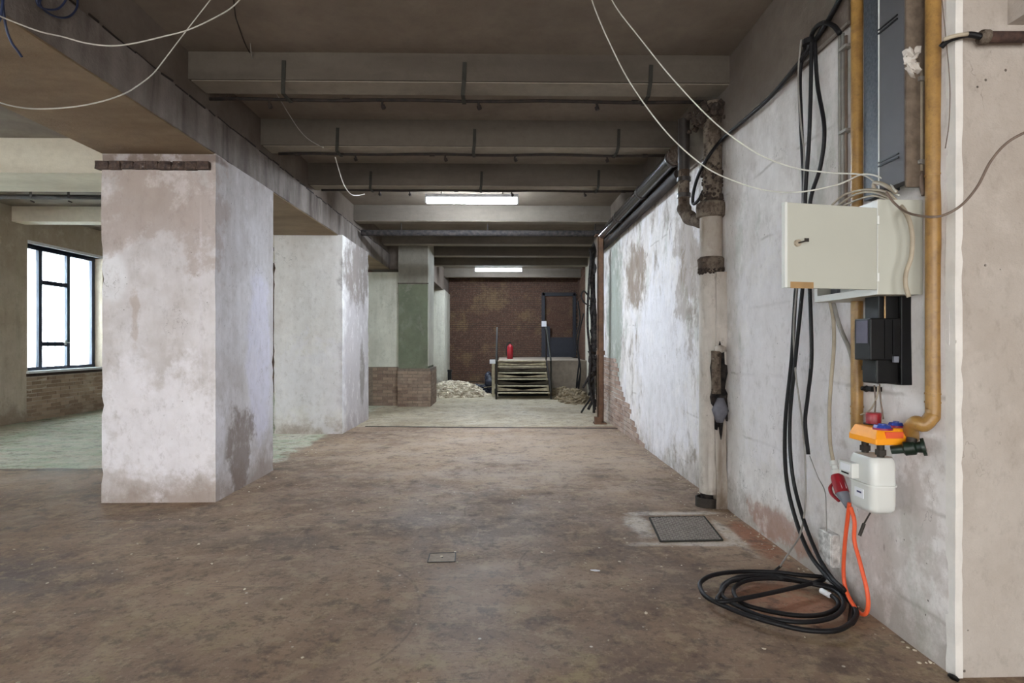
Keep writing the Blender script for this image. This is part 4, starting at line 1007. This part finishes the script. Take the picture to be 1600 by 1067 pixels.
# orange tray and things in it
ox0, ox1, oy0, oy1, oz = 1.80, 1.955, 2.745, 2.965, 1.085
t = thing('orange_tray', (1.88, 2.85, 1.0), 'bright orange plastic tray resting on the gas meter pipes', 'tray')
m = MB(); a_ = [(ox0, oy0), (ox1, oy0), (ox1, oy1), (ox0, oy1)]; i_ = [(ox0 + .02, oy0 + .02), (ox1 - .01, oy0 + .02), (ox1 - .01, oy1 - .02), (ox0 + .02, oy1 - .02)]
m.v = [Vector((x, y, oz - .078)) for x, y in a_] + [Vector((x, y, oz - .05)) for x, y in a_] + [Vector((x, y, oz)) for x, y in i_]
m.f = [(3, 2, 1, 0), (8, 9, 10, 11)] + [(i + 4 * k, (i + 1) % 4 + 4 * k, (i + 1) % 4 + 4 * k + 4, i + 4 * k + 4) for k in range(2) for i in range(4)]
obj('shell', m, M_orange, t, bevel=.005)
obj('recess', MB().box(ox0 + .05, ox1 - .02, oy0 + .002, oy0 + .012, oz - .045, oz - .015), M_orcab, t)
q = onZ(1365, 663, oz)
t = thing('red_cap', q, 'dark red round cap standing on the orange tray', 'cap')
obj('cup', MB().sweep([q, q + Vector((0, 0, .004)), q + Vector((0, 0, .006)), q + Vector((0, 0, .055)), q + Vector((0, 0, .06))], [.045, .045, .034, .036, .033], 20), M_red, t, sm=True, auto=40)
obj('rim', MB().cyl(q, q + Vector((0, 0, .005)), .046, 20), M_blackp, t)
for k, (x, y, r_) in enumerate(((1379, 671, .042), (1400, 667, .036))):
    q = onZ(x, y, oz)
    t = thing('clamp_ring', q, 'blue and magenta plastic ring on the orange tray, ' + ('beside the red cap' if k == 0 else 'nearest the yellow pipe bend'), 'ring', 'blue rings on the orange tray')
    obj('base_ring', MB().cyl(q, q + Vector((0, 0, .009)), r_, 18), simple('magenta_plastic', srgb(150, 26, 70), .4), t, sm=True, auto=40)
    obj('star_knob', MB().sweep([q + Vector((0, 0, .009)), q + Vector((0, 0, .022))], [r_ * .95, r_ * .8], 7).cyl(q + Vector((0, 0, .022)), q + Vector((0, 0, .028)), r_ * .4, 10), M_bluep, t)

# plug and cables
def cable(name, pts, r, mat, label, group=None, seg=8, n=7, cat='cable', lo=None):
    P = smooth(pts, n)
    if lo is not None:
        for p in P: p.z = max(p.z, lo)
    return tag(obj(name, MB().sweep(P, r, seg), mat, sm=True), label, cat, group)
WX = 1.99
cable('grey_cable', [onX(a, b, WX) for a, b in ((1297, 470), (1302, 500), (1303, 540), (1299, 590), (1296, 640), (1297, 690), (1302, 722))], .011, M_beige, 'grey cable dropping from the cabinet into the red plug')
cable('grey_cable', [onX(a, b, WX + .01) for a, b in ((1302, 474), (1312, 510), (1328, 548), (1334, 575))], .012, M_greyc, 'slack grey cable slanting from the cabinet to the yellow pipe')
pA = [onX(a, b, 1.95) for a, b in ((1302, 720), (1307, 742), (1311, 757), (1316, 770), (1326, 792))]
t = thing('power_plug', pA[2], 'red and white industrial plug hanging beside the gas meter', 'plug')
obj('gland', MB().sweep([pA[0], pA[0].lerp(pA[1], .3), pA[0].lerp(pA[1], .35), pA[0].lerp(pA[1], .6), pA[0].lerp(pA[1], .65), pA[1]], [.022, .024, .018, .018, .027, .029], 14), M_cabw, t, sm=True, auto=40)
obj('red_body', MB().sweep([pA[1], pA[1].lerp(pA[3], .15), pA[3]], [.03, .036, .038], 16), M_red, t, sm=True, auto=40)
obj('label_sticker', MB().obox(pA[1].lerp(pA[3], .25) + Vector((.0, -.037, 0)), pA[1].lerp(pA[3], .65) + Vector((.0, -.04, 0)), .028, .004), M_paper, t)
obj('grey_body', MB().sweep([pA[3], pA[3].lerp(pA[4], .2), pA[3].lerp(pA[4], .6), pA[4]], [.034, .032, .024, .018], 14), M_greyp, t, sm=True, auto=40)
fa = [onX(a, b, 1.93) for a, b in ((1303, 753), (1297, 762), (1300, 772), (1311, 783))]
obj('hinged_flap', MB().sweep(smooth(fa, 4), [.006 + .005 * math.sin(i * .24) for i in range(13)], 8), M_red, t, sm=True)
def fl_or(px, py, X, z=.014):
    p = onX(px, py, X); return p if p.z > z else onZ(px, py, z)
cable('orange_cable', [onX(1327, 786, 1.94)] + [fl_or(a, b, 1.95) for a, b in ((1325, 805), (1320, 850), (1318, 895), (1323, 925), (1338, 952), (1350, 960), (1356, 950), (1355, 925), (1344, 880), (1335, 845), (1335, 815), (1329, 792))], .011, M_orcab, 'bright orange cable looping from the red plug to the floor', n=8, lo=.012)

# black cables: from the top bundle down the wall to the coil
org = (1070, 780); S = 1531 / 330
cr_ = lambda L_: [(org[0] + a / S, org[1] + b / S) for a, b in L_]
def down(px_list, X=1.985): return [onX(a, b, X) for a, b in px_list]
A_ = [(1000, 585), (800, 545), (640, 527), (400, 525), (220, 545), (125, 590), (112, 640), (160, 710), (300, 780), (450, 840), (620, 890), (800, 935), (950, 955), (1100, 950), (1200, 900), (1245, 830), (1215, 760), (1150, 690), (1060, 640), (900, 605), (700, 570), (500, 565), (350, 590), (300, 620), (270, 670), (300, 740)]
B_ = [(1080, 640), (900, 600), (700, 560), (560, 548), (400, 560), (290, 610), (265, 660), (290, 720), (420, 790), (560, 850), (760, 885), (940, 885), (1080, 850), (1150, 780), (1140, 710), (1060, 650), (900, 610), (750, 585), (600, 575), (450, 590), (365, 635), (360, 690), (420, 755), (560, 800), (750, 835), (900, 845), (1020, 830), (1100, 790), (1110, 740), (1050, 690), (1000, 668)]
def coil(L_, z0, dz): 
    n = len(L_); return [onZ(a, b, z0 + dz * i / n + .012 * abs(math.sin(i * 1.1))) for i, (a, b) in enumerate(cr_(L_))]
top1 = [(1262, 60), (1250, 110), (1252, 200), (1256, 300), (1250, 400), (1243, 460), (1237, 560), (1227, 660), (1228, 740), (1240, 800), (1262, 860), (1290, 898)]
top2 = [(1268, 55), (1267, 130), (1264, 220), (1258, 310), (1258, 400), (1252, 470), (1243, 560), (1234, 660), (1238, 740), (1255, 810), (1278, 868), (1300, 903)]
top3 = [(1273, 60), (1277, 130), (1288, 200), (1282, 260), (1266, 315), (1264, 400), (1266, 470), (1268, 560), (1262, 620), (1258, 660), (1263, 710)]
cable('black_cable', down(top1, 1.975) + [onX(1312, 918, 1.97)] + [onZ(1330, 940, .03)] + coil(A_[14:17], .02, 0) + coil(A_[18:], .03, .02) + coil(A_[:17], .05, -.03), .0135, M_blackr, 'thick black cable down the wall into the wide outer coil', 'black cables on the white wall', n=6, lo=.0135)
cable('black_cable', down(top2, 1.955) + [onX(1318, 920, 1.93)] + [onZ(1318, 925, .05)] + coil(B_, .045, -.02), .0125, M_blackr, 'black cable down the wall into the tight inner coil', 'black cables on the white wall', n=6, lo=.0135)
cable('black_cable', down(top3, 1.965), .0125, M_blackr, 'short black cable bowing outward, its cut end hanging free', 'black cables on the white wall', n=6)
q0, q1 = onZ(*cr_([(990, 662)])[0], .035), onZ(*cr_([(1050, 696)])[0], .035)
tag(obj('tape_wrap', MB().cyl(q0, q1, .0165, 12), M_paper, sm=True, auto=40), 'white tape wrapped round the end of the coiled cable', 'tape')
cable('grey_cable', down([(1252, 62), (1247, 120), (1251, 190), (1257, 260), (1250, 400), (1243, 470), (1240, 520), (1243, 580), (1252, 650), (1258, 720), (1258, 790), (1250, 835), (1235, 860)], 1.955) + [onZ(1216, 889, .012)], .006, M_greyc, 'thin grey cable winding down beside the thick black ones')
tag(obj('cable_tip', MB().cyl(onZ(1220, 884, .02), onZ(1207, 895, .012), .0085, 8), M_blackr), 'black sleeve on the thin grey cable end at the coil', 'sleeve')
cable('black_cable', [onX(a, b, 1.97) for a, b in ((1318, -12), (1292, 35), (1262, 80), (1235, 115), (1200, 155), (1160, 190), (1128, 218))] + [onX(a, b, 1.84) for a, b in ((1108, 243), (1093, 270), (1084, 298), (1083, 318))] + [onX(1092, 312, 1.86), onX(1099, 298, 1.9)], .0155, M_blackr, 'long black cable sloping down from the ceiling to the soil pipe', 'black cables on the white wall', n=6)
cable('black_cable', [onX(a, b, 1.96) for a, b in ((1262, 80), (1270, 50), (1285, 36), (1302, 40), (1312, 52))], .014, M_blackr, 'short black cable bridging over to the grey conduits', 'black cables on the white wall', n=6)
m = MB(); rnd_ = random.Random(3)
for k in range(6): q = onX(1286 + k * 4, 42 + rnd_.uniform(-4, 6), 1.98); m.ico(q, .02, (1, 1, .7), .3, rnd_)
tag(obj('cable_tie', MB().cyl(onX(1264, 62, 1.955), onX(1264, 70, 1.955), .04, 12), M_blackr), 'black tie gathering the cables at their top', 'tie')

# wires in the air
def wire(pts, d0, d1, r, mat, label, group=None, name='wire'):
    n = len(pts); cable(name, [at(a, b, d0 + (d1 - d0) * i / (n - 1)) for i, (a, b) in enumerate(pts)], r, mat, label, group, seg=6, n=8)
wire([(920, -16), (930, 15), (950, 62), (985, 130), (1040, 205), (1098, 258), (1150, 284), (1200, 298), (1250, 300), (1310, 288), (1350, 272), (1385, 282), (1400, 300)], 4.1, 2.80, .0045, M_wirew, 'lower of the two white wires sagging to the cabinet', 'white wires over the room')
wire([(948, -16), (965, 15), (1000, 60), (1050, 122), (1115, 190), (1180, 238), (1240, 262), (1300, 270), (1350, 274), (1380, 296), (1405, 305)], 4.1, 2.82, .0045, M_wirew, 'upper of the two white wires sagging to the cabinet', 'white wires over the room')
s1 = 3.557
wire([(a / s1, b / s1) for a, b in ((1360, -30), (1290, 40), (1200, 95), (1050, 165), (900, 205), (750, 240), (620, 255), (480, 240), (350, 205), (230, 178), (110, 135), (0, 90), (-60, 60))], 4.0, 2.9, .0042, M_wirew, 'white wire swagged across the beam, the higher one', 'white wires by the beam')
wire([(a / s1, b / s1) for a, b in ((1200, -40), (1165, 5), (1040, 165), (930, 310), (850, 410), (760, 480), (680, 525), (560, 565), (400, 595), (200, 605), (50, 585), (-80, 540))], 4.1, 2.6, .0036, M_wirew, 'white wire drooping in front of the brown soffit, the lower one', 'white wires by the beam')
s2 = 1600 / 430
wire([(290 + a / s2, 60 + b / s2) for a, b in ((340, -240), (370, -30), (385, 100), (420, 190), (460, 250), (520, 310), (600, 440), (660, 530), (720, 590), (800, 635))], 4.6, 6.3, .004, M_wiref, 'thin pale wire dangling between the first two joists', 'thin wires at the joists')
wire([(290 + a / s2, 60 + b / s2) for a, b in ((870, 690), (890, 760), (920, 850), (960, 905), (1000, 912), (1040, 905))], 6.74, 7.6, .006, M_wirew, 'short white wire end hanging below the second joist', 'thin wires at the joists')
for k, L_ in enumerate([((352, -10), (358, 20), (366, 45), (378, 68)), ((364, -10), (368, 25), (372, 38), (382, 66), (390, 82))]):
    wire(L_, 4.2, 4.95, .005, M_steel, ('straighter', 'kinked')[k] + ' dark wire running along the ceiling to the nearest joist', 'dark ceiling wires')
for k, L_ in enumerate([((70, -12), (62, 4), (72, 18), (90, 27), (108, 26), (120, 12), (121, -10)), ((56, -8), (60, 8), (75, 15), (92, 13), (103, 0), (106, -12)), ((2, -12), (6, 20), (10, 45), (18, 66), (28, 80), (34, 89)), ((6, -12), (3, 15), (0, 30), (-12, 45))]):
    cable('blue_wire', [onX(a, b, XL + .03 + .012 * k) for a, b in L_], .0065, M_blue, ('widest blue wire loop hanging on the beam', 'smaller blue wire loop inside the wide one', 'blue wire end hanging straight down the beam edge', 'blue wire stub at the very edge of the beam')[k], 'blue wires on the beam', seg=6)
# beige bundle on top of the cabinet
for k, (L_, X_, r_) in enumerate([(((1400, 300), (1380, 288), (1366, 286), (1368, 298), (1385, 305), (1404, 318), (1418, 338), (1425, 365), (1424, 400), (1416, 425), (1415, 445), (1420, 464)), 1.93, .0105),
        (((1300, 320), (1318, 305), (1340, 298), (1362, 296), (1385, 300), (1400, 312)), 1.9, .006), (((1308, 322), (1330, 307), (1352, 300), (1372, 302), (1392, 310)), 1.91, .006), (((1316, 322), (1340, 312), (1365, 306), (1390, 312)), 1.92, .006)]):
    cable('beige_cable', [(at(a, b, 2.70) if (k == 0 and b > 318) else onX(a, b, X_)) for a, b in L_], r_, M_beige, ('thick beige cable hanging down in front of the cabinet side', 'beige cable arching highest over the cabinet top', 'beige cable arching in the middle over the cabinet top', 'beige cable lying lowest on the cabinet top')[k], 'beige cables on the cabinet')
cable('brown_cable', [at(a, b, d_) for a, b, d_ in ((1385, 300, 2.74), (1398, 318, 2.7), (1420, 333, 2.6), (1455, 339, 2.5), (1480, 334, 2.48), (1505, 318, 2.46), (1528, 290, 2.44), (1548, 252, 2.42), (1575, 222, 2.4), (1615, 200, 2.36))], .0055, M_browncab, 'brown cable swinging round the corner pipe to the beige wall')
cable('brown_cable', [onX(a, b, 2.0) for a, b in ((1472, 0), (1478, 60), (1484, 130), (1483, 190), (1477, 232))], .002, M_browncab, 'hair thin brown wire hanging beside the corner')
# pipe and burnt cable on the beige wall
t = thing('stub_pipe', (2.3, 2.5, 2.78), 'brown pipe stub with burnt cable high on the beige corner wall', 'pipe')
a, b = onY(1536, 58, 2.5), onY(1615, 58, 2.5)
obj('pipe', MB().cyl(a, b, .024, 14), M_ledge, t, sm=True)
obj('collar', MB().cyl(a - Vector((.01, 0, 0)), a + Vector((.02, 0, 0)), .03, 14), M_cast, t, sm=True)
obj('burnt_cable', MB().sweep(smooth([a, onY(1515, 54, 2.51), onY(1495, 58, 2.52), onY(1480, 64, 2.54), onY(1470, 74, 2.56)], 4), .013, 8), M_blackr, t, sm=True)
obj('frayed_end', MB().sweep(smooth([onY(1512, 53, 2.495), onY(1492, 56, 2.5), onY(1474, 62, 2.52)], 4), .009, 8), M_beige, t, sm=True)
# little wires under the black box
for k, L_ in enumerate([((1372, 603), (1370, 620), (1360, 640), (1345, 648)), ((1366, 602), (1368, 630), (1366, 650)), ((1374, 600), (1376, 625), (1380, 655))]):
    cable('thin_wire', [onX(a, b, 1.97) for a, b in L_], .004, M_beige if k == 0 else M_browncab, ('curved', 'straight', 'leaning')[k] + ' thin wire below the black supply box', 'thin wires below the black box')
for k, py in enumerate((575, 607)):
    a = onX(1354, py, 1.985)
    tag(obj('pipe_clamp', MB().box(a.x - .015, XR, a.y - .06, a.y + .02, a.z - .012, a.z + .012).ico(a, .03, (1, 1, .6), .3, rnd_), M_blackp), ('upper', 'lower')[k] + ' small black clamp between the yellow pipe and the black box', 'clamp')
# socket low on the wall
a, b = onX(1303, 828, 2.0), onX(1283, 880, 2.0)
t = thing('junction_box', (2.0, (a.y + b.y) / 2, b.z), 'grey splashed junction box low on the white wall', 'junction box')
ya, yb = onX(1303, 850, 2.0).y, onX(1282, 850, 2.0).y; za, zb_ = onX(1292, 880, 2.0).z, onX(1292, 830, 2.0).z
obj('body', MB().box(1.99, XR + .01, ya, yb, za, zb_), M_socket, t, bevel=.004)
obj('lid', MB().box(1.982, 1.99, ya + .008, yb - .012, za + .01, zb_ - .01), M_socket, t, bevel=.002)
cable('thin_wire', [onX(a, b, 2.0) for a, b in ((1265, 712), (1278, 745), (1289, 768), (1291, 800), (1292, 832))], .003, M_greyc, 'hair thin grey wire from the wall to the junction box')

# ------------------------------------------------------------------ floor fittings
t = thing('inspection_plate', (1.45, 4.65, 0), 'steel chequer inspection plate set in the floor near the iron ring', 'hatch')
T = [onZ(*q) for q in ((1015, 810), (1100, 808), (1129, 845), (1032, 847))]
for v in T: v.z = -.002
obj('plate', MB().prism(T[::-1], (0, 0, .009)), simple('plate_steel', srgb(122, 114, 106), .75), t)
m = MB()
U, V = T[1] - T[0], T[3] - T[0]; nu, nv = 17, 20
for i in range(nu):
    for k in range(nv):
        c = T[0] + U * ((i + .5) / nu) + V * ((k + .5) / nv); c.z = .0085
        d = Vector((.010, .007, 0)) if (i + k) % 2 else Vector((.010, -.007, 0))
        m.obox(c - d, c + d, .0045, .003)
tag(obj('tread_pattern', m, simple('worn_tread_steel', srgb(158, 150, 142), .6, 0), t), kind='stuff')
m = MB()
for i in range(4): m.obox(T[i] + Vector((0, 0, .007)), T[(i + 1) % 4] + Vector((0, 0, .007)), .012, .012)
obj('plate_frame', m, M_strap, t)
t = thing('floor_cover', (-.42, 4.0, 0), 'small square concrete cover in a steel frame in the open floor', 'cover')
T = [onZ(*q) for q in ((672, 865), (712, 864), (711, 878), (668, 879))]
for v in T: v.z = -.002
obj('insert', MB().prism(T[::-1], (0, 0, .004)), simple('pale_cement', srgb(168, 154, 140), .9, var=.25, scale=30), t)
m = MB()
for i in range(4): m.obox(T[i] + Vector((0, 0, .002)), T[(i + 1) % 4] + Vector((0, 0, .002)), .007, .010)
obj('cover_frame', m, M_iron, t)
q = (T[0] + T[2]) / 2; obj('lift_hole', MB().cyl((q.x, q.y, .001), (q.x, q.y, .004), .006, 8), M_blackp, t)
# crumbs and flakes on the floor
m = MB(); rnd_ = random.Random(77)
for k in range(260):
    if k < 120: x, y = XR - abs(rnd_.gauss(0, .07)) - .01, rnd_.uniform(2.6, 10)
    elif k < 200: x, y = rnd_.uniform(-3.6, 1.9), rnd_.uniform(2.2, 6)
    else: x, y = rnd_.choice((rnd_.uniform(-3.8, -2.6), rnd_.uniform(-2.68, -2.5))), rnd_.uniform(5.3, 11)
    if XLO < x < XL and (5.4 < y < 6.9 or 9.5 < y < 11.5): continue
    r_ = rnd_.uniform(.003, .010); m.ico((x, y, r_ * .25), r_, (1.3, 1, .5), .3, rnd_)
tag(obj('plaster_crumbs', m, M_rubble), 'pale plaster crumbs and flakes scattered over the floor', 'crumbs', kind='stuff')
q = onZ(930, 892)
tag(obj('plaster_flake', MB().ico((q.x, q.y, .004), .022, (1.6, 1, .25), .2, rnd_), M_paper), 'larger white flake lying alone between cover and coil', 'flake')
q = onX(1490, 1052, XR - .01)
tag(obj('rubber_stop', MB().ico((q.x - .012, 2.53, .012), .022, (1.3, 1, .6), .15, rnd_), M_blackp), 'small black lump at the foot of the wall corner', 'stopper')
